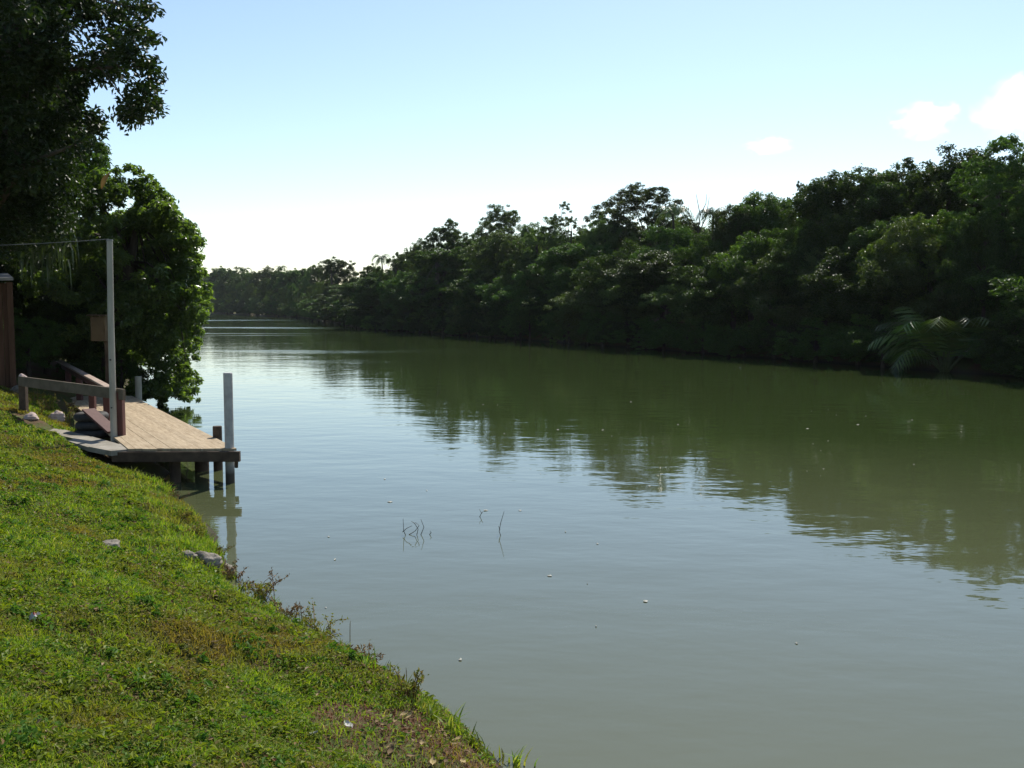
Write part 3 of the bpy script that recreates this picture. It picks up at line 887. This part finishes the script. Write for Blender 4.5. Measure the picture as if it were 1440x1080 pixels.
# near railing
def railing_near():
    pr = Vector((-7.20, 18.15, 0)); pl = Vector((-10.15, 20.6, 0))
    zr, zl = .60, gz(pl.x, pl.y)
    root = empty('railing', (pr.x, pr.y, 0), 'short brown timber railing with one rail between two posts', 'railing')
    b = Vector((pr.x, pr.y, 0))
    m = MB(); m.bar((0,0,zr-.02), (0,0,1.40), .17, .15, (0,1,0), .01); o = m.build('post', M['maroon'], root); o['label'] = 'maroon painted right post'
    m = MB(); q = pl-b; m.bar((q.x,q.y,zl-.2), (q.x,q.y,1.44), .14, .14, (0,1,0), .01); o = m.build('post', M['dark_wood'], root); o['label'] = 'dark brown left post'
    m = MB(); dv = (pl-pr).normalized(); nv = Vector((-dv.y, dv.x, 0))
    f = Vector((0,-.10,0))
    m.bar(f + Vector((.16,-.05,1.365)) - dv*.0, q + f + Vector((0,0,1.42)) + dv*.05, .055, .20); m.build('rail', M['grey_wood'], root)
railing_near()

# railing along the dock
def railing_far():
    s = Vector((-8.32, 20.4, 0)); e = s + U*10.8
    root = empty('railing', (s.x, s.y, 0), 'maroon railing with a sunlit-toned top board running along the far side of the dock', 'railing')
    m = MB(); m.bar(Vector((0,0,1.31)) - U*.25, (e-s) + Vector((0,0,1.33)), .16, .045); m.build('top_board', M['maroon_sunlit'], root)
    m = MB(); m.bar(Vector((0,0,1.20)) - U*.2, (e-s) + Vector((0,0,1.22)), .05, .13); m.build('rail', M['maroon'], root)
    for t in (.1, 2.6, 5.2, 7.9, 10.5):
        p = U*t; m = MB(); zg = min(.6, gz(s.x+p.x, s.y+p.y))
        m.bar((p.x,p.y,zg-.1), (p.x,p.y,1.17), .13, .12, (0,1,0)); m.build('post', M['maroon'], root)
railing_far()

# tall white pole and its wire
pole = empty('white_pole', (-7.27, 18.05, .58), 'tall slim white pole standing at the edge of the dock', 'pole')
m = MB(); m.tube([(0,0,-.3),(.004,0,1),(.012,0,2.2),(.035,0,3.55)], [.060,.058,.055,.052], 14); m.build('shaft', M['white_post'], pole)
m = MB(); m.tube([(.035,0,3.55),(.036,0,3.585)], [.057,.054], 14); m.build('cap', M['metal_roof'], pole)
m = MB(); m.tube([(.01,-.066,1.42),(.01,-.092,1.42)], [.016,.016], 8); m.tube([(.005,-.07,.55),(.005,-.09,.55)], [.014,.014], 8); m.build('bolt', M['rubber'], pole)
m = MB(); a = Vector((-7.25, 18.05, 4.17)); b = Vector((-16, 19.6, 4.30))
m.tube([a.lerp(b, t) + Vector((0,0,-.16*4*t*(1-t))) for t in np.linspace(0, 1, 14)], .005, 5)
tag(m.build('overhead_wire', M['wire']), 'thin overhead wire running left from the top of the white pole', 'wire')

# wooden box on a dark post behind the pole
p = at_depth(145, 480, 24.5); zb = gz(p.x, p.y)
mbx = empty('meter_box', (p.x, p.y, zb), 'tan wooden box mounted on a dark post behind the white pole', 'box')
m = MB(); m.bar((.09,.0,-.2), (.09,0,2.3-zb), .09, .09, (0,1,0)); m.build('post', M['dark_wood'], mbx)
zc_ = EYE - (462-HORIZON)/F*24.5 - zb
m = MB(); m.bar((-.03,-.14,zc_-.30), (-.03,-.14,zc_+.30), .36, .18, (0,1,0), .012); m.build('cabinet', M['box_wood'], mbx)
m = MB(); m.bar((-.03,-.245,zc_-.26), (-.03,-.245,zc_+.26), .30, .02, (0,1,0), .004); m.build('door', M['box_wood'], mbx)
m = MB(); m.bar((-.26,-.16,zc_+.33), (.20,-.16,zc_+.33), .28, .03); m.build('lid', M['dark_wood'], mbx)

# timber hut at the left edge
hx, hy = -11.86, 23.6; hz_ = gz(hx, hy)
hut = empty('timber_hut', (hx, hy, hz_), 'brown timber hut corner under the trees at the left edge', 'hut')
hut.rotation_euler.z = R_(29)
m = MB()
for k in range(16):
    x0 = -k*.16; m.bar((x0-.08, 0, -.2), (x0-.08, 0, 2.55), .152, .025, (0,1,0), .004)
for k in range(14):
    m.bar((.0, .09+k*.16, -.2), (.0, .09+k*.16, 2.55), .025, .152, (0,1,0), .004)
m.build('wall', M['hut_wood'], hut)
m = MB(); m.bar((.0,-.02,-.25), (.0,-.02,2.58), .13, .13, (0,1,0), .01); m.build('corner_post', M['hut_wood'], hut)
m = MB(); m.prism([(-2.9,-.2),(.08,-.2),(.08,2.6),(-2.9,2.6)], [2.50,2.62,2.80,2.68], [2.56,2.68,2.86,2.74]); m.build('roof', M['metal_roof'], hut)

# stacked tyres and leaning board beside the railing
for k in range(3):
    m = MB(); m.torus((0,0,0), .22, .10, .85, 36, 12, .04)
    z0 = .42
    o = m.build('tyre', M['rubber'], None, True, (-8.12 + .02*math.sin(k*2), 19.1 + .02*k, z0 + .09 + k*.165))
    tag(o, ['black tyre at the bottom of the stack beside the short railing', 'middle black tyre of the stack beside the short railing',
            'topmost black tyre of the stack beside the short railing'][k], 'tyre', 'tyres stacked by the dock')
m = MB(); m.bar((-8.12,18.98,.99), (-7.42,18.42,.63), .26, .04, (0,0,1), .005)
tag(m.build('leaning_board', M['maroon']), 'maroon board sloping down from the stacked tyres to the dock', 'board')

# ------------------------------------------------------------------ rocks
def rock(name, loc, size, mat, label, group=None, seed=1, sub=3):
    import bmesh
    g = np.random.default_rng(seed)
    bm = bmesh.new(); bmesh.ops.create_icosphere(bm, subdivisions=4, radius=1)
    dirs = unit(g.normal(size=(9, 3))); offs = g.uniform(.55, .9, 9)
    for v in bm.verts:
        d = np.array(v.co)
        r = 1.0
        for k in range(9):
            dp = d @ dirs[k]
            if dp > offs[k]*.99: r = min(r, offs[k]/dp)
        r *= 1 + .09*math.sin(7*d[0]+seed)*math.sin(6*d[1]) + .05*math.sin(15*d[2]+3*d[0]) + .03*math.sin(27*d[1]+11*d[0]+seed) + g.normal()*.012
        v.co = Vector((d[0]*r*size[0]/2, d[1]*r*size[1]/2, d[2]*r*size[2]/2))
    me = bpy.data.meshes.new(name); bm.to_mesh(me); bm.free(); me.materials.append(mat)
    for p_ in me.polygons: p_.use_smooth = True
    o = mobj(name, me, None, loc); o.rotation_euler = (0, 0, g.uniform(0, 6))
    return tag(o, label, 'rock', group)
q = on_ground(155, 772); rock('boulder', q + Vector((0,0,.01)), (.25,.2,.17), M['rock'], 'small pale boulder lying alone in the grassy slope', None, 4)
q = on_ground(285, 788); rock('rock', q + Vector((0,0,-.03)), (.40,.32,.26), M['rock'], 'largest grey rock half buried at the water edge below the dock', None, 6)
q = on_ground(262, 782); rock('rock', q + Vector((0,0,-.03)), (.22,.20,.16), M['rock'], 'rough grey rock in the weeds left of the largest edge rock', None, 7)
q = on_ground(318, 800); rock('rock', q + Vector((0,0,.0)), (.28,.2,.16), M['rock'], 'flat grey rock touching the water right of the largest edge rock', None, 9)
q = on_ground(80, 594); rock('rock', q + Vector((0,0,.10)), (.36,.3,.30), M['rock_pink'], 'pinkish round rock under the short railing', None, 12)
q = on_ground(45, 590); rock('rock', q + Vector((0,0,.05)), (.4,.3,.2), M['rock_pink'], 'low pinkish rock beside the dark left railing post', None, 13)
rock('stone', (-10.12, 20.55, 1.50), (.20,.18,.16), M['rock_pink'], 'pale pink stone resting on top of the left railing post', None, 15)
q = on_ground(24, 552); rock('rock', q + Vector((0,0,.05)), (.35,.3,.25), M['rock'], 'pale rock in the grass between the hut and the left railing post', None, 16)

# ------------------------------------------------------------------ grass
def land_s(x, y): return (Lx(y) - x) * .87
def clear(x, y):
    """bare or built spots without grass"""
    c = (np.hypot((x-q0.x)/.66, (y-q0.y)/.62) + .3*pnoise(x, y, 9, 3) < 1) | (np.hypot((x-q1.x)/.30, (y-q1.y)/.25) + .3*pnoise(x, y, 9, 3) < 1)
    dk = (x > -6.8 - (y-16.4)*.5625) & (y > 16.2)
    k = (y > 16.3) & (np.abs((x+6.5)+(y-16.5)*.97) < .42) & (y < 20.3)
    return c, dk | k
q0 = on_ground(600, 1052); q1 = on_ground(505, 1010)

def scatter(n, g, dmin=2.2, dmax=27, power=1.4, smin=.03):
    """points on the left bank, denser near the path end where one stands"""
    out = []; have = 0
    while have < n:
        k = n*3
        u = g.uniform(0, 1, k); e = 2-power
        d = (dmin**e + u*(dmax**e-dmin**e))**(1/e)
        a = g.uniform(R_(-36), R_(12), k)
        x, y = np.sin(a)*d, np.cos(a)*d
        s = land_s(x, y)
        ok = s > smin
        out.append(np.stack([x[ok], y[ok]], -1)); have += ok.sum()
    return np.concatenate(out)[:n]

def pnoise(x, y, f, s):
    return (np.sin(x*f+s)*np.cos(y*f*1.13+s*2) + np.sin(x*f*2.1-y*f*1.7+s*3)*.6 + np.sin((x+y)*f*3.3+s)*.35) / 1.95

def blades(n, g, name, mat, hmin, hmax, wid, label, straw=False):
    p = scatter(int(n*1.35), g)
    x, y = p[:, 0], p[:, 1]
    bare, built = clear(x, y)
    dens = .60 + .55*pnoise(x, y, 2.2, 1.0) + .45*pnoise(x, y, 6.5, 2.0)
    if straw: dens = np.clip(.05 - .55*pnoise(x, y, 2.2, 1.0) - .35*pnoise(x, y, 6.5, 2.0), 0, .9); bare, dens = bare & False, np.where(bare, 1.0, dens)
    keep = ~built & (g.uniform(0, 1, len(x)) < np.where(bare, .10, np.clip(dens, 0 if straw else .12, 1)))
    x, y = x[keep], y[keep]; n = len(x)
    z = ground_z(x, y); s = land_s(x, y); d = np.hypot(x, y)
    h = g.uniform(hmin, hmax, n) * (1 + .40*pnoise(x, y, 1.6, 4) + .45*pnoise(x, y, 7.3, 9)) * (1 + 1.1*np.clip(1-s/.9, 0, 1)*np.clip((y-7)/5, .1, 1)) * (1 + .03*np.clip(d-6, 0, 14))
    w = wid * g.uniform(.7, 1.3, n) * (1 + .16*np.clip(d-4, 0, 20))
    a = g.uniform(0, 6.28, n); ca, sa = np.cos(a), np.sin(a)
    la = g.uniform(0, 6.28, n); lean = h*g.uniform(.2, 1.15, n) * (2.2 if straw else 1)
    lx, ly = np.cos(la)*lean, np.sin(la)*lean
    b0 = np.stack([x-ca*w/2, y-sa*w/2, z-.01], -1); b1 = np.stack([x+ca*w/2, y+sa*w/2, z-.01], -1)
    m0 = np.stack([x+lx*.35-ca*w*.42, y+ly*.35-sa*w*.42, z+h*.62], -1); m1 = np.stack([x+lx*.35+ca*w*.42, y+ly*.35+sa*w*.42, z+h*.62], -1)
    t = np.stack([x+lx, y+ly, z+h*np.where(lean > h*.8, .72, 1.0)], -1)
    V = np.stack([b0, b1, m1, m0, t], 1).reshape(-1, 3)
    i = np.arange(n)[:, None]*5
    o = mobj(name, np_mesh(name, V, i + np.array([[0,1,2,3]]), i + np.array([[3,2,4]]), mat))
    return tag(o, label, None, None, 'stuff')
print('grass')
blades(330000, np.random.default_rng(41), 'grass', M['grass'], .018, .058, .0042, 'short green and yellowing grass covering the left bank')

M['straw'] = leaf_mat('straw', [(.12,.045,.022), (.19,.078,.036), (.23,.12,.058), (.15,.054,.026), (.28,.18,.095)], (1,1,1), .25, .7, .15)
blades(60000, np.random.default_rng(61), 'dead_grass', M['straw'], .015, .035, .0045, 'matted brown dead grass in worn patches and on the bare earth', True)

def flat_leaves(n, g, name, mat, L, W, label, lift=.02, thr=None, tilt=.5, power=1.4):
    p = scatter(n, g, power=power)
    x, y = p[:, 0], p[:, 1]
    bare_, built = clear(x, y); ok = ~built & (~bare_ | (g.uniform(0, 1, len(x)) < (.7 if thr is not None and thr > 0 else .07)))
    if thr is not None: ok &= (pnoise(x, y, 2.9, 7.0) + g.uniform(-.6, .6, len(x))) > thr
    x, y = x[ok], y[ok]; n = len(x); d = np.hypot(x, y)
    P = np.stack([x, y, ground_z(x, y) + lift*g.uniform(.2, 1.6, n)], -1)
    Nn = unit(np.array([0,0,1.]) + g.normal(size=(n,3))*tilt)
    s = (1 + .07*np.clip(d-4, 0, 20))[:, None]
    V, Qd = leaves(P, Nn, L*s, W*s, g, .2)
    o = mobj(name, np_mesh(name, V, Qd, None, mat))
    return tag(o, label, None, None, 'stuff')
flat_leaves(230000, np.random.default_rng(43), 'ground_cover', M['clover'], .026, .015, 'low broad-leaved ground cover growing among the grass', .028, -.25, .6)
flat_leaves(11000, np.random.default_rng(47), 'fallen_leaves', M['dead_leaf'], .034, .017, 'dry fallen leaves scattered over the grass', .035, .2, .5)

def weed_patches(ncl, per, seed, name, mat, L, W, rad, hgt, label, smin=.05):
    g = np.random.default_rng(seed)
    c = scatter(ncl, g, 2.4, 22, 1.1, smin)
    k = g.integers(int(per*.5), int(per*1.5), len(c))
    x = np.repeat(c[:, 0], k); y = np.repeat(c[:, 1], k); r = np.repeat(g.uniform(.5, 1.4, len(c))*rad, k); hh = np.repeat(g.uniform(.4, 1.3, len(c))*hgt, k)
    n = len(x); a = g.uniform(0, 6.28, n); q = np.sqrt(g.uniform(0, 1, n))
    x = x + np.cos(a)*q*r; y = y + np.sin(a)*q*r
    bare_, built = clear(x, y); ok = ~built & (land_s(x, y) > 0) & (~bare_ | (g.uniform(0, 1, len(x)) < .1))
    x, y, q, hh, a = x[ok], y[ok], q[ok], hh[ok], a[ok]; n = len(x)
    P = np.stack([x, y, ground_z(x, y) + .008 + hh*(1-q**2)*g.uniform(.3, 1, n)], -1)
    Nn = unit(np.stack([np.cos(a)*q*.7, np.sin(a)*q*.7, np.ones(n)], -1) + g.normal(size=(n, 3))*.4)
    s_ = (1 + .05*np.clip(np.hypot(x, y)-4, 0, 20))[:, None]
    V, Qd = leaves(P, Nn, L*s_, W*s_, g, .25)
    o = mobj(name, np_mesh(name, V, Qd, None, mat))
    return tag(o, label, None, None, 'stuff')
M['weed_lime'] = leaf_mat('weed_lime', [(.15,.21,.02), (.21,.25,.03), (.12,.18,.02)], (1.4,1.5,.4), .4, .55, .2)
M['weed_deep'] = leaf_mat('weed_deep', [(.045,.095,.012), (.065,.12,.016), (.08,.13,.025)], (1.5,1.6,.5), .35, .6, .12)
weed_patches(1500, 34, 71, 'low_weeds', M['weed_lime'], .042, .022, .095, .065, 'yellow-green leafy weeds in small mounds through the grass')
weed_patches(950, 30, 72, 'low_weeds', M['weed_deep'], .044, .020, .085, .07, 'deep green leafy weeds in small mounds through the grass')
weed_patches(500, 26, 73, 'creeping_weeds', M['weed'], .030, .014, .10, .035, 'brownish creeping weeds through the grass')

# weeds and brush at the water edge
def weed_plant(px, py, H, spread, nst, mat, label, group, seed, leafy=True, cat='plant', name='weed_plant'):
    g = np.random.default_rng(seed)
    b = on_ground(px, py)
    st = MB(); LV, LQ, k = [], [], 0
    for i in range(nst):
        a = g.uniform(0, 6.28); sp = spread*g.uniform(.2, 1); h = H*g.uniform(.5, 1)
        o = Vector((g.normal()*.04, g.normal()*.04, -.02))
        pts = [o, o + Vector((math.cos(a)*sp*.25, math.sin(a)*sp*.25, h*.5)), o + Vector((math.cos(a)*sp*.6, math.sin(a)*sp*.6, h*.85)), o + Vector((math.cos(a)*sp, math.sin(a)*sp, h))]
        st.tube(pts, [.004,.0035,.003,.0015], 4)
        if leafy:
            m = 16
            t = g.uniform(.2, 1, m)
            P = np.array([list(pts[min(2, int(tt*3))].lerp(pts[min(3, int(tt*3)+1)], (tt*3) % 1)) for tt in t]) + g.normal(size=(m,3))*.015
            V, Q_ = leaves(P, unit(g.normal(size=(m,3)) + np.array([0,0,.6])), .038, .016, g)
            LV.append(V); LQ.append(Q_+k); k += len(V)
    root = empty(name, b, label, cat, group)
    st.build('stem', M['twig_red'], root)
    if leafy: mobj('foliage', np_mesh('foliage', np.concatenate(LV), np.concatenate(LQ), None, mat), root)
    return root

EDGE = [(250,700),(262,728),(285,752),(312,776),(335,808),(352,824),(372,838),(392,852),(412,866),(434,880),(462,896),(492,912),(522,930),(548,950),(575,975),(600,996)]
for i, (px, py) in enumerate(EDGE):
    if i % 2 and i > 4: continue
    weed_plant(px-6, py+6, [.19,.15,.20,.14][i % 4], .20, 11 + i % 4, M['weed'] if i % 4 else M['twig_red'],
               'straggly brown and yellow weed growing out over the water edge', 'weeds along the water edge', 200+i)
weed_plant(372, 842, .24, .32, 12, M['twig_red'], 'reddish dry brush leaning over the water below the grey rocks', None, 301)
weed_plant(440, 884, .20, .36, 9, M['weed'], 'dark trailing twigs reaching over the water in the middle of the near edge', None, 302)
for i, (px, py, h) in enumerate(((492,905,.36),(434,876,.30),(572,962,.26))):
    weed_plant(px, py, h, .03, 1, M['weed'], ['tallest thin bare stalk standing at the water edge', 'thin bare stalk left of the tallest stalk at the edge', 'short bare stalk nearest the grass clumps at the edge'][i],
               'bare stalks at the water edge', 320+i, False, 'stalk', 'bare_stalk')
# rail weeds
for i, (px, py) in enumerate(((58,585),(68,578),(95,596),(50,566),(102,585),(34,575))):
    weed_plant(px, py, .42, .28, 10, M['weed'], 'leafy yellow-green weed growing behind the short railing', 'weeds behind the short railing', 340+i)

def grass_clump(px, py, H, n, label, seed, wid=.008):
    g = np.random.default_rng(seed); b = on_ground(px, py)
    V, Qd, k = [], [], 0
    for i in range(n):
        a = g.uniform(0, 6.28); h = H*g.uniform(.45, 1); ben = g.uniform(.1, .9)
        s = Vector((math.cos(a+1.57), math.sin(a+1.57), 0))*wid*g.uniform(.6, 1.3)
        dv = Vector((math.cos(a), math.sin(a), 0)); o = Vector((g.normal()*.03, g.normal()*.03, -.02))
        for t in (0, .3, .6, .85, 1):
            c = o + dv*(h*ben*t*t) + Vector((0,0,h*(t - ben*.45*t*t)))
            w = s*(1-t**2*.95)
            V += [tuple(c-w), tuple(c+w)]
        for j in range(4): Qd.append((k+2*j, k+2*j+1, k+2*j+3, k+2*j+2))
        k += 10
    return tag(mobj('grass_clump', np_mesh('grass_clump', V, Qd, None, M['grass']), None, b), label, 'grass clump', 'tall grass clumps at the near water edge')
grass_clump(632, 1032, .26, 24, 'tallest clump of long green blades at the near water edge', 51)
grass_clump(668, 1052, .20, 22, 'clump of grass beside the bare red earth at the water edge', 52)
grass_clump(728, 1076, .17, 18, 'clump of pale blades at the bottom edge of the photo by the water', 53)
grass_clump(605, 1012, .18, 16, 'short grass clump left of the tallest clump at the edge', 54)
grass_clump(700, 1072, .13, 14, 'small grass tuft between the two clumps at the bottom edge', 55)

# tufts of long grass leaning out over the bank edge
ge = np.random.default_rng(91)
for i, (px, py) in enumerate(EDGE):
    for j in range(2):
        o = grass_clump(px - 10 + ge.uniform(-9, 6), py + 4 + ge.uniform(-6, 8), ge.uniform(.10, .19), 20, 'small tuft of grass leaning over the water along the bank edge', 400+i*2+j, .006)
        o['group'] = 'grass tufts along the bank edge'

# litter
def scrap():
    b = on_ground(43, 876) + Vector((0,0,.03))
    root = empty('paper_scrap', b, 'crumpled white scrap with a red patch lying in the grass', 'litter')
    g = np.random.default_rng(8)
    gxy = np.linspace(-.045, .045, 6); V, Qd = [], []
    for i in gxy:
        for j in gxy: V.append((i, j*.7, .02*math.sin(i*70)+.018*math.cos(j*80+i*40)+g.normal()*.004))
    Qd = [(i*6+j, i*6+j+1, (i+1)*6+j+1, (i+1)*6+j) for i in range(5) for j in range(5)]
    mobj('paper', np_mesh('paper', V, Qd, None, M['paper']), root)
    V2 = [(v[0]*.35+.02, v[1]*.4-.01, v[2]+.006) for v in V]
    mobj('red_patch', np_mesh('red_patch', V2, Qd, None, M['red_print']), root)
scrap()
def curled_leaf(px, py, L, mat, label, seed, group=None):
    g = np.random.default_rng(seed); b = on_ground(px, py) + Vector((0,0,.025))
    V, Qd = [], []
    for i in range(7):
        t = i/6; w = L*.5*math.sin(math.pi*(t*.9+.05)); z = L*.35*(t-.5)**2
        for j in (-1, -.4, .4, 1): V.append((L*(t-.5), w*.5*j, z + abs(j)**2*L*.12))
    Qd = [(i*4+j, i*4+j+1, i*4+j+5, i*4+j+4) for i in range(6) for j in range(3)]
    o = mobj('dry_leaf', np_mesh('dry_leaf', V, Qd, None, mat, True), None, b); o.rotation_euler = (g.uniform(-.3,.3), g.uniform(-.3,.3), g.uniform(0,6))
    return tag(o, label, 'leaf', group)
curled_leaf(138, 866, .11, M['dead_leaf'], 'curled brown leaf in the grass right of the white scrap', 3, 'dry leaves in the grass')
curled_leaf(308, 918, .10, M['dry_frond'], 'pale curled leaf in the middle of the grass', 4, 'dry leaves in the grass')
curled_leaf(436, 1042, .09, M['paper'], 'whitish leaf in the grass beside the bare red earth', 5, 'dry leaves in the grass')
curled_leaf(490, 1028, .09, M['paper'], 'whitish twin leaf at the rim of the bare red earth', 6, 'dry leaves in the grass')
curled_leaf(300, 910, .07, M['dead_leaf'], 'dark leaf touching the pale curled leaf in the grass', 9, 'dry leaves in the grass')
for i in range(30):
    px, py = 520+random.uniform(0,150), 1005+random.uniform(0,75)
    if py < 985 + (px-520)*.45: continue
    curled_leaf(px, py, random.uniform(.04, .09), M['dead_leaf'], 'dry brown leaf lying on the bare red earth', 60+i, 'dry leaves on the bare earth')

# ------------------------------------------------------------------ twigs and flecks in the water
def twig(px, py, strokes, label, seed):
    b = on_water(px, py); k = b.y/F
    m = MB()
    for pts in strokes:
        P = [((x-px)*k, random.uniform(-.05,.05), (py-y)*k) for x, y in pts]
        m.tube(P, [.0055]+[.0042]*(len(P)-2)+[.0025], 5)
    return tag(m.build('twig', M['dark_wood'], None, False, b), label, 'twig')
twig(583, 752, [[(585,757),(588,744),(583,736),(578,733)], [(572,757),(568,745),(567,728)], [(575,752),(583,748),(590,738),(584,734)], [(592,752),(596,742),(592,730)], [(603,754),(607,748),(605,746)], [(566,748),(572,742),(580,738)], [(586,756),(578,760)]],
     'tangled twig cluster sticking out of the calm water', 1)
twig(704, 752, [[(705,755),(702,746),(704,736),(709,719)], [(703,746),(701,740)]], 'single crooked twig standing in the water', 2)
twig(676, 727, [[(674,728),(677,722),(674,717)], [(677,722),(679,719)]], 'tiny twig tip in the water left of the crooked twig', 3)
def fleck(px, py, sz, label, group=None, seed=0):
    b = on_water(px, py); k = b.y/F; g = np.random.default_rng(seed)
    m = MB(); n = 9; V = [(0,0,.012)]
    for i in range(n):
        a = 6.283*i/n; r = sz*k*.32*g.uniform(.6, 1.2); V.append((math.cos(a)*r*(1+.5*math.sin(seed*3.)), math.sin(a)*r*1.7, .004+g.uniform(0,.006)))
    T = [(0, 1+i, 1+(i+1) % n) for i in range(n)]
    m.add(V, (), T)
    return tag(m.build('floating_leaf', M['foam_white'], None, False, b), label, 'floating leaf', group)
fleck(908, 846, 11, 'largest pale leaf floating alone on the open water', None, 1)
fleck(647, 928, 10, 'pale leaf floating nearest the grass clumps on the water', None, 2)
for i, (px, py, s) in enumerate(((838,881,7),(773,810,8),(826,821,6),(548,706,8),(541,674,7),(683,718,8),(795,748,6),(731,718,6),(471,787,7),(462,755,5),(458,855,6),(1120,905,6),(600,690,5),(840,765,6))):
    fleck(px, py, s, 'small white fleck floating on the calm water', 'white flecks on the water', 10+i)
g6 = np.random.default_rng(77)
for i in range(28):
    px, py = g6.uniform(620, 1300), g6.uniform(565, 690)
    fleck(px, py, g6.uniform(2.5, 4.5), 'tiny pale fleck floating among the reflected trees', 'flecks among the reflected trees', 100+i)

# ------------------------------------------------------------------ light
SUN_EL, SUN_AZ = 46.0, 18.0     # azimuth to the right of the view direction (+Y)
w = bpy.data.worlds.new('World'); scene.world = w; w.use_nodes = True
nt = w.node_tree
for n_ in list(nt.nodes): nt.nodes.remove(n_)
out = nt.nodes.new('ShaderNodeOutputWorld'); bg = nt.nodes.new('ShaderNodeBackground'); sky = nt.nodes.new('ShaderNodeTexSky')
sky.sky_type = 'NISHITA'; sky.sun_disc = False
sky.sun_elevation = R_(SUN_EL); sky.sun_rotation = R_(SUN_AZ)
sky.air_density = 1.0; sky.dust_density = 0.28; sky.ozone_density = 1.1
nt.links.new(sky.outputs[0], bg.inputs['Color']); bg.inputs['Strength'].default_value = .10
nt.links.new(bg.outputs[0], out.inputs['Surface'])

sl = bpy.data.lights.new('sun', 'SUN'); sl.energy = 4.0; sl.angle = R_(.5); sl.color = (1, .95, .86)
so = bpy.data.objects.new('sun', sl); link(so)
dirv = Vector((math.sin(R_(SUN_AZ))*math.cos(R_(SUN_EL)), math.cos(R_(SUN_AZ))*math.cos(R_(SUN_EL)), math.sin(R_(SUN_EL))))
so.rotation_euler = (-dirv).to_track_quat('-Z', 'Y').to_euler()
so.location = (0, 0, 40)

def cloud_mat(seed, dens, thr):
    m, nt, out = new_mat('cloud_vapour')
    tc = N(nt, 'ShaderNodeTexCoord')
    ln = N(nt, 'ShaderNodeVectorMath', operation='LENGTH'); nt.links.new(tc.outputs['Object'], ln.inputs[0])
    mp = N(nt, 'ShaderNodeMapping'); mp.inputs['Location'].default_value = (seed*3.1, seed*1.7, seed); nt.links.new(tc.outputs['Object'], mp.inputs['Vector'])
    n_ = noise(nt, mp.outputs[0], 1.5, 6, .6, .4)
    f = math_(nt, 'SUBTRACT', math_(nt, 'ADD', math_(nt, 'MULTIPLY', n_, 1.9), math_(nt, 'MULTIPLY', ln.outputs['Value'], -.95)), thr)
    f = math_(nt, 'MULTIPLY', math_(nt, 'MULTIPLY', math_(nt, 'MAXIMUM', f, 0.0), 3.0, True), dens)
    v = N(nt, 'ShaderNodeVolumePrincipled'); v.inputs['Color'].default_value = (1, 1, 1, 1); v.inputs['Anisotropy'].default_value = .62
    nt.links.new(f, v.inputs['Density']); nt.links.new(v.outputs[0], out.inputs['Volume'])
    return m
def cloud(px, py, wpx, hpx, dist, seed, dens, thr, label):
    import bmesh
    bm = bmesh.new(); bmesh.ops.create_icosphere(bm, subdivisions=3, radius=1.0)
    me = bpy.data.meshes.new('cloud'); bm.to_mesh(me); bm.free(); me.materials.append(cloud_mat(seed, dens, thr))
    o = mobj('cloud', me, None, at_depth(px, py, dist)); k = dist/F
    o.scale = (wpx*k/2, wpx*k/2, hpx*k/2)
    return tag(o, label, 'cloud', 'small fair weather clouds')
cloud(1304, 168, 118, 80, 1500, 3, .03, .36, 'small curled white cloud above the tall trees, left of the larger cloud')
cloud(1452, 150, 170, 112, 1500, 7, .016, .20, 'larger bright white cloud cut by the right edge of the photo')
cloud(1082, 206, 90, 30, 1700, 11, .02, .30, 'thin faint wisp of cloud over the middle of the far trees')

hz = MB(); hz.prism([(-4200,-700),(4200,-700),(4200,4300),(-4200,4300)], -5.0, 19.0)
hm, hnt, hout = new_mat('haze_air')
hv = N(hnt, 'ShaderNodeVolumePrincipled'); hv.inputs['Color'].default_value = (.86,.92,1,1); hv.inputs['Density'].default_value = .00008; hv.inputs['Anisotropy'].default_value = .3
hnt.links.new(hv.outputs[0], hout.inputs['Volume'])
tag(hz.build('haze', hm), 'thin bluish haze over the river', None, None, 'stuff')
scene.cycles.volume_bounces = 2

scene.view_settings.view_transform = 'Standard'
scene.view_settings.look = 'None'
scene.view_settings.exposure = 0.62
scene.view_settings.gamma = 1.0
scene.cycles.use_denoising = True
scene.cycles.max_bounces = 6
scene.cycles.diffuse_bounces = 3
scene.cycles.glossy_bounces = 3
scene.cycles.transmission_bounces = 3
print('objects', len(scene.objects))
